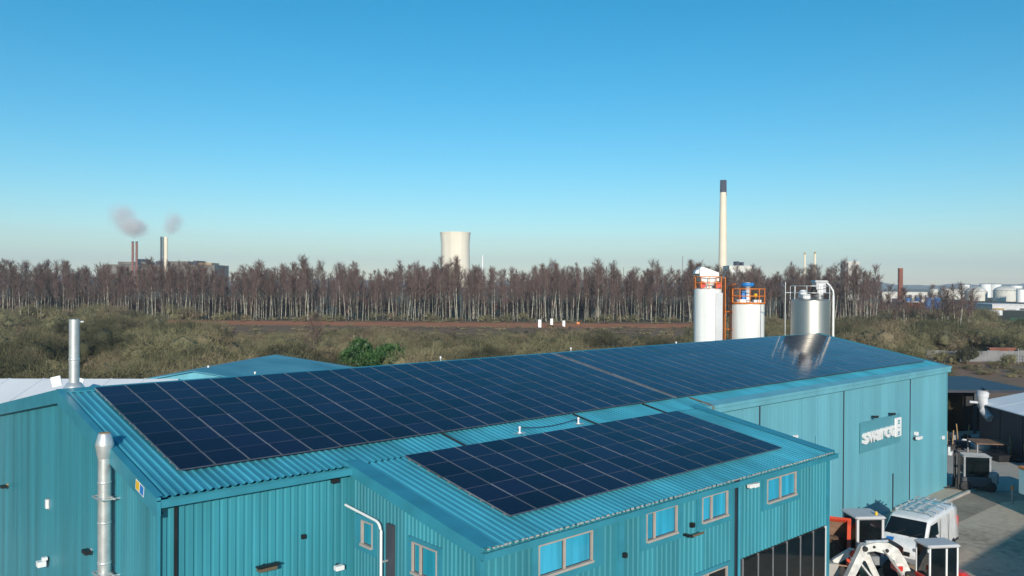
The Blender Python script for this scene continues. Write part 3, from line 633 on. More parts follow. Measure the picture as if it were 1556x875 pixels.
b = MB(); b.bbox(-.95, -.3, -.7, -.2, z + .02, z + .28); b.bbox(.3, .85, -.75, -.3, z + .02, z + .25); b.build('hatch', 'white', s2)
b = MB(); b.lathe([(.02, z + .35), (.14, z + .6), (.14, z + .72)], c=(.38, -.8), seg=12); b.build('level_horn', 'yellow', s2)
b = MB()
for dx in (-.2, .2): b.tube([(-r - .16, dx - .5, 0), (-r - .16, dx - .5, z + 1.3), (-r + .15, dx - .5, z + 1.45)], .045, 5)
for k in range(int(z / .3)): b.tube([(-r - .16, -.7, k * .3 + .2), (-r - .16, -.3, k * .3 + .2)], .02, 4)
b.build('ladder', 'orange', s2)
s3, r, z = silo(1231.5, 57.5, 57, 452, 'steel_silo', 'stainless steel silo with curved white filling pipe at the shed end')
b = MB(); rail(b, r + .02, z - .02, .95, 32, posts=10, t=.025); b.build('guard_rail', 'steel', s3)
b = MB(); b.bbox(.25, .95, -.4, .4, z + .45, z + 1.2); b.prism([(.15, z + 1.2), (1.1, z + 1.2), (1.0, z + 1.32), (.2, z + 1.32)], -.45, .45); b.lathe([(.28, z + .05), (.34, z + .45)], c=(.6, 0), seg=12); b.build('filter_housing', 'pframe', s3)
b = MB(); b.box(.42, .72, -.43, -.405, z + .35, z + 1.05); b.build('filter_door', 'white', s3)
b = MB(); b.bbox(-.75, -.25, -.7, -.1, z + .05, z + .35); b.lathe([(.3, z + .1), (.3, z + .5), (.15, z + .65)], c=(-.45, .2), seg=14); b.build('hatch', 'white', s3)
b = MB(); b.lathe([(.02, z + .3), (.22, z + .36), (.24, z + .6), (.1, z + .85), (.02, z + .9)], c=(.05, -.5), seg=14); b.build('blower', 'dark', s3)
b = MB(); b.tube([(.7, -.25, z + 1.25), (.95, -.3, z + 1.22), (1.25, -.32, z + .95), (1.46, -.32, z + .6), (1.5, -.32, z + .2), (1.5, -.32, 0)], .06, 8); b.build('filling_pipe', 'white', s3)
b = MB(); b.tube([(-1.75, 0, 4), (-1.75, 0, z + 1.2)], .03, 5); b.tube([(-1.75, 0, z + .45), (-r, 0, z + .45)], .03, 5); b.build('sensor_mast', 'steel', s3)
b = MB()
for dx in (0, .3): b.tube([(r + .06 + dx * .3, -.5 + dx, 0), (r + .06 + dx * .3, -.5 + dx, z + .3)], .03, 5)
b.build('conduit', 'steel', s3)

# ---------------------------------------------------------------- yard: van, dumper, excavator, forklift
def wheel(parent, x, y, r, w, rimm='steel', n='wheel'):
    T = Matrix.Translation((x, y, r)) @ Matrix.Rotation(R(90), 4, 'X')
    b = MB(); b.lathe([(r * .55, -w / 2), (r * .9, -w / 2), (r, -w * .32), (r, w * .32), (r * .9, w / 2), (r * .55, w / 2)], seg=22, T=T); wh = b.build(n, 'dark', parent)
    b = MB(); b.lathe([(r * .56, -w * .46), (r * .2, -w * .36), (r * .2, w * .36), (r * .56, w * .46)], seg=16, T=T); b.build('rim', rimm, wh)
    return wh
def rring(x, hb, ht, z0, z1, rb=.10, rt=.16):
    P = []
    def arc(cy, cz, r, a0, a1):
        for k in range(4): a = a0 + (a1 - a0) * k / 3; P.append((x, cy + r * math.cos(a), cz + r * math.sin(a)))
    rt = min(rt, (z1 - z0) * .3); rb = min(rb, (z1 - z0) * .3)
    arc(ht - rt, z1 - rt, rt, 0, math.pi / 2); arc(-ht + rt, z1 - rt, rt, math.pi / 2, math.pi)
    arc(-hb + rb, z0 + rb, rb, math.pi, 1.5 * math.pi); arc(hb - rb, z0 + rb, rb, 1.5 * math.pi, 2 * math.pi)
    return P
van = empty('van', (38.1, 14.85, 0), math.pi + R(3), 'white panel van with roof rack parked along the pale shed wall', 'van')
v = MB(); VX = 2.45
secs = [(-VX, .90, .80, .42, 1.90), (-VX + .04, .95, .86, .38, 1.96), (-VX + .5, .96, .87, .36, 1.99), (.2, .96, .87, .36, 2.0), (.95, .96, .86, .36, 1.97), (1.15, .96, .85, .36, 1.90), (1.82, .96, .90, .36, 1.24), (1.95, .95, .90, .36, 1.17), (2.25, .93, .86, .34, 1.06), (2.42, .88, .80, .34, .92), (2.49, .80, .70, .36, .72)]
v.loft([rring(*s) for s in secs]); v.build('body', 'van_white', van)
def quad(pts, m, name, parent, th=.012):
    b = MB(); P = [Vector(p) for p in pts]; n_ = (P[1] - P[0]).cross(P[2] - P[0]).normalized() * th
    b.add(P + [p + n_ for p in P], [(0, 1, 2, 3), (7, 6, 5, 4)] + [(i, (i + 1) % 4, 4 + (i + 1) % 4, 4 + i) for i in range(4)]); return b.build(name, m, parent)
quad([(1.205, -.74, 1.865), (1.205, .74, 1.865), (1.80, .83, 1.285), (1.80, -.83, 1.285)], 'glass', 'windscreen', van)
for s in (-1, 1):
    quad([(.25, s * .92, 1.22), (1.55, s * .945, 1.22), (1.12, s * .885, 1.72), (.30, s * .88, 1.74)], 'glass', 'side_window', van)
    b = MB(); b.bbox(1.32, 1.5, s * 1.1 - .11, s * 1.1 + .11, 1.16, 1.4, b=.03); b.build('mirror', 'black', van)
    b = MB(); b.bbox(2.22, 2.44, s * .70 - .16, s * .70 + .16, .80, .98, b=.04); b.build('headlight', 'pframe', van)
    b = MB(); b.box(-.96, -.935, s * .955, s * .968, .5, 1.85); b.box(.15, .175, s * .955, s * .968, .5, 1.85); b.build('door_gap', 'dark', van)
    b = MB(); b.box(.3, .5, s * .962, s * .985, 1.02, 1.07); b.build('door_handle', 'black', van)
    for x in (-1.6, 1.55): wheel(van, x, s * .86, .33, .22)
b = MB(); b.bbox(2.36, 2.53, -.86, .86, .30, .56, b=.05); b.build('bumper', 'grey', van)
for s in (-1, 1):
    b = MB(); b.box(-2.3, .9, s * .955, s * .975, .46, .56); b.build('side_rub_strip', 'dark', van)
    b = MB(); b.bbox(-2.49, -2.40, s * .84 - .07, s * .84 + .07, .9, 1.5, b=.02); b.build('tail_light', 'red', van)
b = MB(); b.tube([(1.84, -.5, 1.27), (1.62, .0, 1.48)], .012, 5); b.tube([(1.84, .25, 1.27), (1.62, .7, 1.46)], .012, 5); b.build('wiper', 'dark', van)
b = MB(); b.bbox(.35, .55, -.45, -.05, 1.2, 1.55, b=.04); b.bbox(.35, .55, .1, .5, 1.2, 1.55, b=.04); b.build('seat_back', 'dark', van)
b = MB(); b.bbox(2.40, 2.50, -.5, .5, .60, .80, b=.03); b.build('grille', 'black', van)
b = MB()
for x in (-2.0, -1.0, 0, .6): b.tube([(x, -.8, 2.12), (x, .8, 2.12)], .03, 6); b.box(x - .03, x + .03, -.8, -.74, 1.9, 2.12); b.box(x - .03, x + .03, .74, .8, 1.9, 2.12)
for y in (-.3, .05, .5): b.tube([(-2.25, y, 2.17), (.75, y, 2.17)], .035, 6)
b.build('roof_rack', 'steel', van)
quad([(2.0, -.62, 1.165), (1.7 + .25, -.35, 1.175), (2.2, -.30, 1.095), (2.26, -.6, 1.07)], 'blue', 'blue_marking', van, .006)
b = MB(); b.box(44.6, 47.2, Y0 - .28, Y0 - .12, .06, .26); o = b.build('white_board', 'white'); tag(o, 'long white board lying on edge against the pale wall behind the van', 'board')
b = MB(); b.bbox(42.0, 62.0 - 8.5, 17.38, 17.56, 0, .12, b=.02); tag(b.build('kerb', 'concrete'), 'pale concrete kerb along the shed front by its far corner', 'kerb')

# site dumper with raised skip
dmp = empty('site_dumper', col(1309, 34.1), math.pi - R(38), 'site dumper with grey cab and raised orange-red skip of soil', 'dumper')
b = MB(); b.bbox(-1.5, .7, -.62, .62, .55, .95, b=.05); b.build('chassis', 'grey', dmp)
b = MB(); b.bbox(-1.6, -.7, -.6, .6, .95, 1.35, b=.08); b.build('engine_cover', 'skip_red', dmp)
cabp = [(x, y) for x in (-.68, .38) for y in (-.56, .56)]
b = MB()
for x, y in cabp: b.box(x - .05, x + .05, y - .05, y + .05, .95, 2.46)
b.box(-.62, .32, -.60, -.52, 1.45, 1.52); b.box(-.62, .32, .52, .60, 1.45, 1.52); cb = b.build('cab_frame', 'light_grey', dmp)
b = MB(); b.bbox(-.80, .50, -.68, .68, 2.46, 2.60, b=.06); b.build('roof', 'light_grey', cb)
for nm, bx in (('front_glass', (.37, .39, -.5, .5, 1.1, 2.44)), ('rear_glass', (-.69, -.67, -.5, .5, 1.1, 2.44)), ('side_glass', (-.62, .32, -.57, -.55, 1.55, 2.44)), ('side_glass', (-.62, .32, .55, .57, 1.55, 2.44))):
    b = MB(); b.box(*bx); b.build(nm, 'glass', cb)
b = MB(); b.bbox(-.5, 0, -.3, .3, .95, 1.3, b=.05); b.build('seat', 'dark', dmp)
for x in (-1.1, .9):
    for s in (-1, 1): wheel(dmp, x, s * .78, .46, .36, 'yellow')
T = Matrix.Translation((1.35, -.1, 1.05)) @ Matrix.Rotation(R(62), 4, 'Z') @ Matrix.Rotation(R(40), 4, 'Y')
b = MB(); w = .86; t = .05
ins = [(-.75, .05), (.05, -.20), (.75, .05), (1.02, .72), (.95, 1.02), (-.78, 1.02)]
# skip shell: floor plates and two side plates
fl_ = [(-.78, 1.02), (-.75, .05), (.05, -.20), (.70, .02), (1.02, .62)]
for (xa, za), (xb, zb) in zip(fl_, fl_[1:]):
    b.prism([(xa, za), (xb, zb), (xb + .03, zb - .05), (xa - .03, za - .05)], -w, w, 0, T)
for s in (-1, 1): b.prism(fl_ + [(1.0, .70), (-.5, 1.08)], s * w - .03, s * w + .03, 0, T)
sk = b.build('skip', 'skip_in', dmp)
b = MB(); b.prism([(-.84, 1.0), (-.72, 1.0), (-.72, 1.16), (-.84, 1.16)], -w - .06, w + .06, 0, T)
for s in (-1, 1): b.prism([(-.80, .98), (-.5, 1.04), (1.02, .66), (1.05, .78), (-.5, 1.18), (-.82, 1.14)], s * w - .07, s * w + .07, 0, T)
b.prism([(-.86, .0), (-.78, .0), (-.80, 1.0), (-.88, 1.0)], -w - .02, w + .02, 0, T)
b.build('skip_rim', 'skip_red', sk)
V = []; F = []
for i in range(13):
    for j in range(13):
        u, q = i / 12 * 2 - 1, j / 12 * 2 - 1; e = max(0, 1 - u * u) * max(0, 1 - q * q)
        V.append(T @ Vector((.12 + u * .72, q * (w - .07), -.02 + .62 * e ** .7 + random.uniform(-.04, .04) * e + .18 * abs(u))))
for i in range(12):
    for j in range(12): a = i * 13 + j; F.append((a, a + 13, a + 14, a + 1))
b = MB(); b.add(V, F, 0, True); b.build('soil_heap', 'soil', sk)
b = MB(); b.tube([(.3, -.2, .8), (.9, -.2, 1.15)], .06, 8); b.tube([(.3, .2, .8), (.9, .2, 1.15)], .06, 8); b.build('ram', 'steel', dmp)
b = MB(); b.lathe([(.06, 2.6), (.06, 2.68), (.03, 2.75)], c=(-.5, .4), seg=10); b.build('beacon', 'yellow', dmp)

# mini excavator, boom arching to the left of the picture
EXD = 30.8
exc = empty('mini_excavator', col(1418, EXD), VIEW_RZ + math.pi + R(8), 'white and red mini excavator with arched boom beside the glazed corner', 'excavator')
for s in (-1, 1):
    b = MB(); b.prism([(-1.0, .12), (-.85, 0), (.85, 0), (1.0, .12), (1.0, .36), (.85, .48), (-.85, .48), (-1.0, .36)], s * .62 - .16, s * .62 + .16); tr = b.build('track', 'dark', exc)
    for x in (-.78, -.3, .25, .78): wheel(tr, x, s * .63, .15, .36, 'grey', 'roller')
b = MB(); b.lathe([(.55, .42), (.55, .62)], seg=24); b.build('slew_ring', 'dark', exc)
b = MB(); b.bbox(-1.1, .75, -.72, .72, .62, 1.02, b=.08); b.build('house', 'red', exc)
b = MB(); b.bbox(-1.2, -.55, -.74, .74, .72, 1.42, b=.14); b.build('counterweight', 'red', exc)
cabx0, cabx1, cy0, cy1 = -.55, .55, -.05, .72
b = MB()
for x in (cabx0, cabx1):
    for y in (cy0, cy1): b.bbox(x - .032, x + .032, y - .032, y + .032, 1.02, 2.42, b=.01)
b.bbox(cabx0 - .04, cabx1 + .04, cy0 - .04, cy1 + .04, 1.0, 1.12, b=.02); cb = b.build('cab_frame', 'white', exc)
b = MB(); b.bbox(cabx0 - .1, cabx1 + .1, cy0 - .08, cy1 + .08, 2.42, 2.54, b=.05); b.build('cab_roof', 'light_grey', cb)
for nm, bx in (('front_glass', (cabx1 - .01, cabx1 + .01, cy0 + .04, cy1 - .04, 1.12, 2.42)), ('rear_glass', (cabx0 - .01, cabx0 + .01, cy0 + .04, cy1 - .04, 1.3, 2.42)), ('side_glass', (cabx0 + .04, cabx1 - .04, cy0 - .01, cy0 + .01, 1.2, 2.42)), ('side_glass', (cabx0 + .04, cabx1 - .04, cy1 - .01, cy1 + .01, 1.2, 2.42))):
    b = MB(); b.box(*bx); b.build(nm, 'glass', cb)
b = MB(); b.tube([(-.1, cy1 + .02, 1.15), (-.1, cy1 + .02, 2.4)], .04, 6); b.build('door_pillar', 'white', cb)
b = MB(); b.bbox(-.35, .1, .1, .6, 1.05, 1.6, b=.06); b.build('seat', 'dark', exc)
by = -.32
b = MB(); b.prism([(.58, 1.05), (.72, .92), (.98, 1.0), (1.38, 1.72), (1.72, 1.98), (2.15, 2.10), (2.58, 2.06), (2.66, 2.20), (2.5, 2.34), (2.1, 2.42), (1.6, 2.38), (1.22, 2.16), (.9, 1.7)], by - .15, by + .15); bm_ = b.build('boom', 'machine', exc)
for x, z, q in ((.72, 1.02, .09), (1.68, 2.1, .07), (2.55, 2.2, .10), (2.2, 2.26, .05)):
    b = MB(); b.lathe([(q, -.19), (q, .19)], seg=14, T=Matrix.Translation((x, by, z)) @ Matrix.Rotation(R(90), 4, 'X')); b.build('pivot_pin', 'dark', bm_)
b = MB(); b.box(1.05, 1.3, by - .2, by + .2, 1.32, 1.5); b.build('hinge_guard', 'red', bm_)
b = MB(); b.bbox(.45, .95, -.62, -.02, .66, 1.3, b=.05); b.build('swing_post', 'dark', exc)
b = MB(); b.bbox(cabx0 - .05, cabx1 + .06, cy0 - .05, cy1 + .06, .98, 1.34, b=.03); b.build('cab_skirt', 'red', exc)
b = MB(); b.bbox(cabx1 - .02, cabx1 + .06, cy1 - .1, cy1 + .0, 2.25, 2.38, b=.02); b.build('work_light', 'white', exc)
b = MB(); b.prism([(1.6, 2.19), (2.0, 2.25), (1.98, 2.32), (1.55, 2.27)], by - .137, by + .137); b.build('boom_stripe', 'red', bm_)
b = MB(); b.prism([(2.42, 2.30), (2.66, 2.30), (3.35, .95), (3.32, .72), (3.16, .72), (2.45, 2.0)], by - .11, by + .11); b.build('stick', 'machine', exc)
b = MB(); b.tube([(.95, by + .22, 1.0), (1.6, by + .22, 1.85)], .05, 8); b.tube([(1.6, by + .22, 1.85), (1.85, by + .22, 2.15)], .03, 8); b.tube([(1.55, by, 2.42), (2.45, by, 2.42)], .05, 8); b.build('ram', 'steel', exc)
b = MB(); b.tube([(1.0, by - .16, 1.1), (1.5, by - .2, 2.15), (2.2, by - .2, 2.4), (2.7, by - .16, 1.9)], .022, 6); b.build('hose', 'dark', exc)
b = MB(); bp_ = [(3.1, .75), (3.42, .78), (3.55, .45), (3.4, .12), (3.0, .02), (2.72, .15), (2.80, .22), (3.0, .14), (3.3, .22), (3.4, .45), (3.3, .66), (3.1, .66)]
b.prism(bp_, by - .35, by + .35); b.prism([(3.1, .72), (3.42, .76), (3.52, .45), (3.38, .14), (3.0, .04), (2.74, .17)], by - .37, by - .33); b.prism([(3.1, .72), (3.42, .76), (3.52, .45), (3.38, .14), (3.0, .04), (2.74, .17)], by + .33, by + .37); b.build('bucket', 'grey', exc)
b = MB(); b.prism([(1.05, .1), (1.12, .1), (1.2, .5), (1.05, .5)], -.75, .75); b.build('blade', 'red', exc)
b = MB(); b.lathe([(.08, 1.02), (.08, 1.2), (.03, 1.28)], c=(1.1, .25), seg=10); b.build('beacon', 'yellow', exc)
# second, parked loader arm seen under the boom
ldr2 = empty('loader_arm', col(1318, 31.6), VIEW_RZ + math.pi - R(14), 'old white loader arm with red hinge standing under the excavator boom', 'loader arm')
b = MB(); b.prism([(-.9, .0), (-.7, .0), (.0, 1.45), (.5, 1.62), (1.1, 1.2), (1.2, 1.38), (.55, 1.86), (-.15, 1.70)], -.12, .12); b.build('arm', 'machine', ldr2)
b = MB(); b.lathe([(.16, -.16), (.16, .16)], seg=16, T=Matrix.Translation((.42, 0, 1.68)) @ Matrix.Rotation(R(90), 4, 'X')); b.build('hinge', 'red', ldr2)
b = MB(); b.prism([(.9, 0), (1.5, 0), (1.6, .5), (1.35, 1.3), (1.0, 1.3)], -.3, .3); b.build('attachment', 'concrete', ldr2)
b = MB(); b.tube([(-.5, .2, .5), (.3, .2, 1.5)], .05, 8); b.build('ram', 'steel', ldr2)

# forklift parked in the yard behind the far corner
fk = empty('forklift', col(1481, 48.6), VIEW_RZ + R(168), 'dark grey forklift truck parked past the far shed corner', 'forklift')
b = MB(); b.bbox(-.95, .75, -.55, .55, .25, .85, b=.08); b.build('body', 'navy_wall', fk)
b = MB(); b.bbox(-1.25, -.7, -.56, .56, .35, 1.2, b=.14); b.build('counterweight', 'grey', fk)
b = MB()
for x in (-.75, .62):
    for y in (-.5, .5): b.box(x - .05, x + .05, y - .05, y + .05, .85, 2.05)
for y in np.linspace(-.4, .4, 5): b.box(-.75, .62, y - .025, y + .025, 2.05, 2.1)
b.bbox(-.85, .72, -.56, .56, 2.0, 2.07, b=.02); gd = b.build('overhead_guard', 'grey', fk)
for nm, bx in (('rear_glass', (-.76, -.74, -.45, .45, 1.2, 2.0)), ('side_glass', (-.7, .57, -.51, -.49, 1.0, 2.0)), ('side_glass', (-.7, .57, .49, .51, 1.0, 2.0)), ('front_glass', (.61, .63, -.45, .45, 1.0, 2.0))):
    b = MB(); b.box(*bx); b.build(nm, 'glass', gd)
b = MB()
for y in (-.36, .36): b.box(.82, .95, y - .05, y + .05, .1, 2.25)
for z in (.5, 1.3, 2.15): b.box(.84, .93, -.31, .31, z, z + .08)
b.build('mast', 'dark', fk)
for y in (-.25, .25): b = MB(); b.prism([(.97, .08), (.97, .7), (1.02, .7), (1.04, .14), (2.0, .10), (2.0, .08)], y - .06, y + .06); b.build('fork', 'dark', fk)
b = MB(); b.bbox(-.55, -.05, -.25, .25, .85, 1.35, b=.06); b.build('seat', 'dark', fk)
for x in (-.8, .55):
    for s in (-1, 1): wheel(fk, x, s * .5, .3, .2, 'white')

# big box trailer at the right edge; unseen shed added to shade the yard
lor = empty('box_trailer', (47.55, 12.1, 0), math.atan2(.77, .64), 'white box trailer with orange top rail at the yard edge', 'trailer')
b = MB(); b.bbox(-2.9, 2.7, -5.0, -.05, 1.05, 2.36, b=.04); b.build('box', 'white', lor)
b = MB(); b.bbox(-2.93, 2.73, -5.03, -.02, 2.362, 2.5, b=.03); b.build('top_rail', 'orange', lor)
b = MB(); b.box(-2.8, 2.6, -4.6, -.3, .75, 1.045); b.build('chassis', 'black', lor)
for x in (-1.9, 1.8):
    for y in (-.55, -4.4): wheel(lor, x, y, .5, .3)
b = MB(); b.lathe([(.04, 0), (.04, .75)], seg=8); b.lathe([(.055, .75), (.055, 1.0)], seg=8, mi=1); o = b.build('marker_post', ['pframe', 'orange']); o.location = col(1541, 45.5); tag(o, 'short post with orange top beside the white trailer', 'post')
nb = view_shed('unseen_shade_shed', 'unseen long grey shed added to cast shade across the near yard', 'shed', (39.5, -5.2, 0), 0, 27, 8, 5.6, 6.6, 'light_grey', 'navy_wall', 'x')

# right-hand yard buildings
D1 = 62.5
gsh = empty('charcoal_shed', col(1490, D1), VIEW_RZ + R(-3.0), 'charcoal clad shed with pale roof and curved white duct on its corner', 'shed')
zt = 3.2; b = MB(); LN = 26; WD = 11; zr_ = 4.35
b.add([(0, 0, 0), (WD, 0, 0), (WD, 0, zt), (WD / 2, 0, zr_), (0, 0, zt), (0, -LN, 0), (WD, -LN, 0), (WD, -LN, zt), (WD / 2, -LN, zr_), (0, -LN, zt)],
      [(0, 1, 2, 3, 4), (9, 8, 7, 6, 5)] + [(i, 5 + i, 5 + (i + 1) % 5, (i + 1) % 5) for i in range(5)]); gw = b.build('wall', 'navy_wall', gsh)
for s in (0, 1):
    xa, xb = (-.25, WD / 2) if s == 0 else (WD + .25, WD / 2); za = zt - .05
    for k in range(9):
        y0_, y1_ = .2 - k * (LN + .4) / 9, .2 - (k + 1) * (LN + .4) / 9 + .03; b = MB()
        b.add([(xa, y0_, za + .06), (xb, y0_, zr_ + .06), (xb, y1_, zr_ + .06), (xa, y1_, za + .06), (xa, y0_, za), (xb, y0_, zr_ + .005), (xb, y1_, zr_ + .005), (xa, y1_, za)],
              [(0, 1, 2, 3), (7, 6, 5, 4), (0, 4, 5, 1), (1, 5, 6, 2), (2, 6, 7, 3), (3, 7, 4, 0)]); b.build('roof_sheet', 'white_roof', gsh)
for k in range(1, 9):
    b = MB(); b.box(-.03, 0, -k * 2.9 - .03, -k * 2.9 + .03, 0, zt - .1); b.build('wall_joint', 'black', gw)
b = MB(); b.tube([(-.25, -.9, 3.75), (-.2, -.9, 4.15), (-.1, -.9, 4.3)], [.42, .42, .30], 14); b.tube([(-.25, -.9, 3.8), (-.25, -.9, 3.1), (-.22, -1.1, 2.75), (-.15, -1.9, 2.25)], [.38, .36, .34, .30], 14)
b.tube([(-1.2, -.9, 3.35), (-.5, -.9, 3.3)], .10, 8); b.build('duct', 'light_grey', gsh)
can = empty('dark_canopy', col(1475, 69), VIEW_RZ, 'open dark navy canopy building behind the charcoal shed', 'canopy building')
b = MB(); b.box(-6, 3.6, -3.2, 7, 3.5, 3.72); b.build('roof', 'navy', can)
b = MB(); b.box(-6, 3.5, 6.6, 6.9, 0, 3.5); b.build('back_wall', 'navy', can)
b = MB(); b.box(-1.4, .2, -1.5, 5, 0, 3.2); b.build('partition', 'black', can)
for x in (-5.8, -1.2, 3.3): b = MB(); b.box(x - .1, x + .1, -3.0, -2.8, 0, 3.5); b.build('post', 'navy_wall', can)
tb = empty('work_table', col(1503, 58.5), VIEW_RZ + R(-10), 'brown topped work table in front of the charcoal shed', 'table')
b = MB(); b.bbox(-1.1, 1.1, -1.0, 1.0, .92, 1.0, b=.02); b.build('table_top', 'pallet', tb)
for x in (-1.0, 1.0):
    for y in (-.9, .9): b = MB(); b.box(x - .04, x + .04, y - .04, y + .04, 0, .92); b.build('leg', 'grey', tb)
def bag(px, dep, sx, sy, sz, label, m='white'):
    b = MB(); rings = []
    for k in range(5):
        t = k / 4; r = (.85, 1, 1.02, .85, .4)[k]; rings.append([(sx * r * math.cos(a) * (1 + .08 * math.sin(3 * a + k)), sy * r * math.sin(a) * (1 + .06 * math.cos(4 * a)), sz * t) for a in np.linspace(0, 2 * math.pi, 15)[:-1]])
    b.loft(rings); o = b.build('bulk_bag', m); o.location = col(px, dep); o.rotation_euler = (0, 0, VIEW_RZ); return tag(o, label, 'bag')
bag(1495, 60.5, .62, .5, .75, 'large white bulk bag slumped on the yard by the work table'); bag(1467, 62, .3, .3, .5, 'small white sack beside the dark crate'); bag(1476, 61.6, .28, .3, .5, 'small white sack between the dark crate and the big white bag')
b = MB(); b.bbox(-1.6, 1.6, -1.2, 1.2, 0, .18, b=.03); o = b.build('steel_plate', 'concrete'); o.location = col(1478, 66); o.rotation_euler = (0, 0, VIEW_RZ + .3); tag(o, 'flat grey slab lying on the yard behind the white sacks', 'slab')
def junk(px, dep, label, seed, n=6):
    rr = random.Random(seed); r = empty('scrap_stack', col(px, dep), VIEW_RZ + rr.uniform(-.5, .5), label, 'scrap')
    for k in range(n):
        b = MB(); w_, d_, h_ = rr.uniform(.15, .7), rr.uniform(.2, .6), rr.uniform(.15, .5)
        b.bbox(-w_, w_, -d_, d_, 0, h_, b=.03); o = b.build('crate', rr.choice(['navy', 'black', 'grey', 'navy', 'black']), r); o.location = (rr.uniform(-.9, .9), rr.uniform(-.5, .5), rr.choice([0, 0, h_ * 1.02]) * .0)
    for k in range(2):
        b = MB(); b.tube([(0, 0, 0), (rr.uniform(-.2, .2), 0, rr.uniform(1.0, 1.6))], .04, 6); o = b.build('post', 'tan', r); o.location = (rr.uniform(-.8, .8), -.6, 0)
junk(1452, 61, 'dark crates and posts stacked by the far shed corner', 3, 8); junk(1470, 57.8 + 6, 'dark crates heaped under the canopy front', 4, 8)
junk(1540, 56.8, 'dark valve rack and posts against the charcoal wall', 5, 6); junk(1524, 58.5, 'low dark crates beside the work table', 6, 5)

# ---------------------------------------------------------------- field edge: panel fence, pipes
fw_ = empty('concrete_fence', col(1470, 131.5), VIEW_RZ, 'grey concrete panel fence along the far edge of the bare field', 'fence')
for k in range(11):
    x = -7 + k * 1.72; b = MB(); b.box(x + .06, x + 1.66, -.05, .05, 0, 1.75 + .06 * math.sin(k * 2.3)); b.build('fence_panel', 'fence_c', fw_)
    b = MB(); b.box(x - .06, x + .06, -.08, .08, 0, 1.9); b.build('post', 'fence_c', fw_)
b = MB(); b.box(-2, 2, -.5, .5, 0, 1.72); b.box(-2.2, 2.2, -.7, .7, 1.72, 2.0); o = b.build('brick_hut', 'brick'); o.location = col(1521, 135); o.rotation_euler = (0, 0, VIEW_RZ); tag(o, 'low brick hut roof showing over the concrete fence', 'hut')
for k in range(9):
    px = 1347 + k * 6.3; dp = 88; h_ = [2.5, 1.5, 2.3, 1.2, 1.6, 1.2, 1.5, 1.1, 2.2][k]
    b = MB(); b.lathe([(.22, 0), (.24, h_ * .9), (.15, h_), (.02, h_ + .02)], seg=10)
    o = b.build('gas_bottle', ['white', 'pframe', 'orange', 'blue', 'pframe', 'white', 'blue', 'light_grey', 'tan'][k]); o.location = col(px, dp); tag(o, ['tall white drum', 'grey drum', 'orange topped drum', 'short blue drum', 'pale grey drum', 'short white drum', 'squat blue drum', 'small light grey drum', 'tall tan drum'][k] + ' in the row behind the far verge of the shed', 'drum')
for a, d in ((1548, 128),):
    b = MB(); b.tube([(0, 0, 0), (0, 0, 2.4)], .06, 6)
    for x in (1.5, 3): b.tube([(x, 0, 0), (x, 0, 2.0)], .05, 6)
    for z in (.6, 1.4, 2.0): b.tube([(0, 0, z), (3, 0, z)], .03, 5)
    o = b.build('pipe_rail', 'pframe'); o.location = col(a, d); o.rotation_euler = (0, 0, VIEW_RZ); tag(o, 'pale pipe railing at the end of the concrete fence', 'railing')
# white marker boards by the track
for px, dp, h_, w_ in ((820.5, 222, 2.4, .85), (838.5, 236, 2.1, .75), (857, 226, 2.0, .75)):
    r = empty('marker_board', col(px, dp), VIEW_RZ, 'upright white marker board by the red earth track', 'marker board', 'white boards along the track')
    b = MB(); b.box(-w_ / 2, w_ / 2, -.08, .08, .3, h_); b.build('board', 'white', r)
    b = MB(); b.box(-.1, .1, .08, .14, 0, h_ - .2); b.build('stake', 'pallet', r)
r = empty('track_sign', col(879, 228), VIEW_RZ, 'small orange sign on a post by the track', 'sign'); b = MB(); b.box(-.06, .06, -.04, .04, 0, 1.3); b.build('post', 'pallet', r); b = MB(); b.box(-.4, .4, -.07, -.04, 1.0, 1.5); b.build('board', 'orange', r)

# ---------------------------------------------------------------- far industry
def stack(name, px, dep, y_top, w_top, w_bot, m, label, cat='chimney', capm=None, caph=0, group=None, seg=20):
    z = zat(y_top, dep); k = dep / FPX
    root = empty(name, col(px, dep), VIEW_RZ, label, cat, group)
    rb, rt = w_bot / 2 * k, w_top / 2 * k; zc = z - caph * k; rc = rb + (rt - rb) * zc / z
    b = MB(); b.lathe([(rb, 0), (rc, zc)], seg=seg); b.build('shaft', m, root)
    b = MB(); b.lathe([(rc * 1.03, zc), (rt * 1.05, z), (rt * .8, z), (rt * .8, z - 2)], seg=seg); b.build('cap', capm or m, root)
    return root, z
cs, z = stack('power_chimney', 1098, 1200, 272, 9.2, 13.5, 'chimney', 'very tall cream concrete chimney with dark cap', capm='cap', caph=18.5, seg=32)
b = MB(); k = 1200 / FPX; b.box(3.9 * k, 4.7 * k, -2.6, 2.6, z - 24 * k, z - 19 * k); b.build('gallery_door', 'cap', cs)
# cooling tower
D = 1350; k = D / FPX; zt = zat(354, D); root = empty('cooling_tower', col(691.5, D), VIEW_RZ, 'cream hyperbolic concrete cooling tower rising behind the birch wood', 'cooling tower')
prof = []
for i in range(22):
    t = i / 21; zz = 6 + (zt - 6) * t; yy = (zz - .80 * zt); prof.append((21.6 * k * math.sqrt(1 + (yy / (1.22 * zt)) ** 2) * (1 if t < .8 else 1 + .06 * (t - .8) / .2), zz))
prof += [(prof[-1][0] * 1.01, zt + .3), (prof[-1][0] * .97, zt + .3), (prof[-1][0] * .93, zt - 12)]
b = MB(); b.lathe(prof, seg=64); b.build('shell', 'tower', root)
b = MB(); rr_ = prof[20][0]; b.lathe([(rr_ * 1.006, zt - 1.6), (rr_ * 1.018, zt - 1.2), (rr_ * 1.018, zt - .2), (rr_ * 1.006, zt + .2)], seg=64); b.build('rim', 'chimney', root)
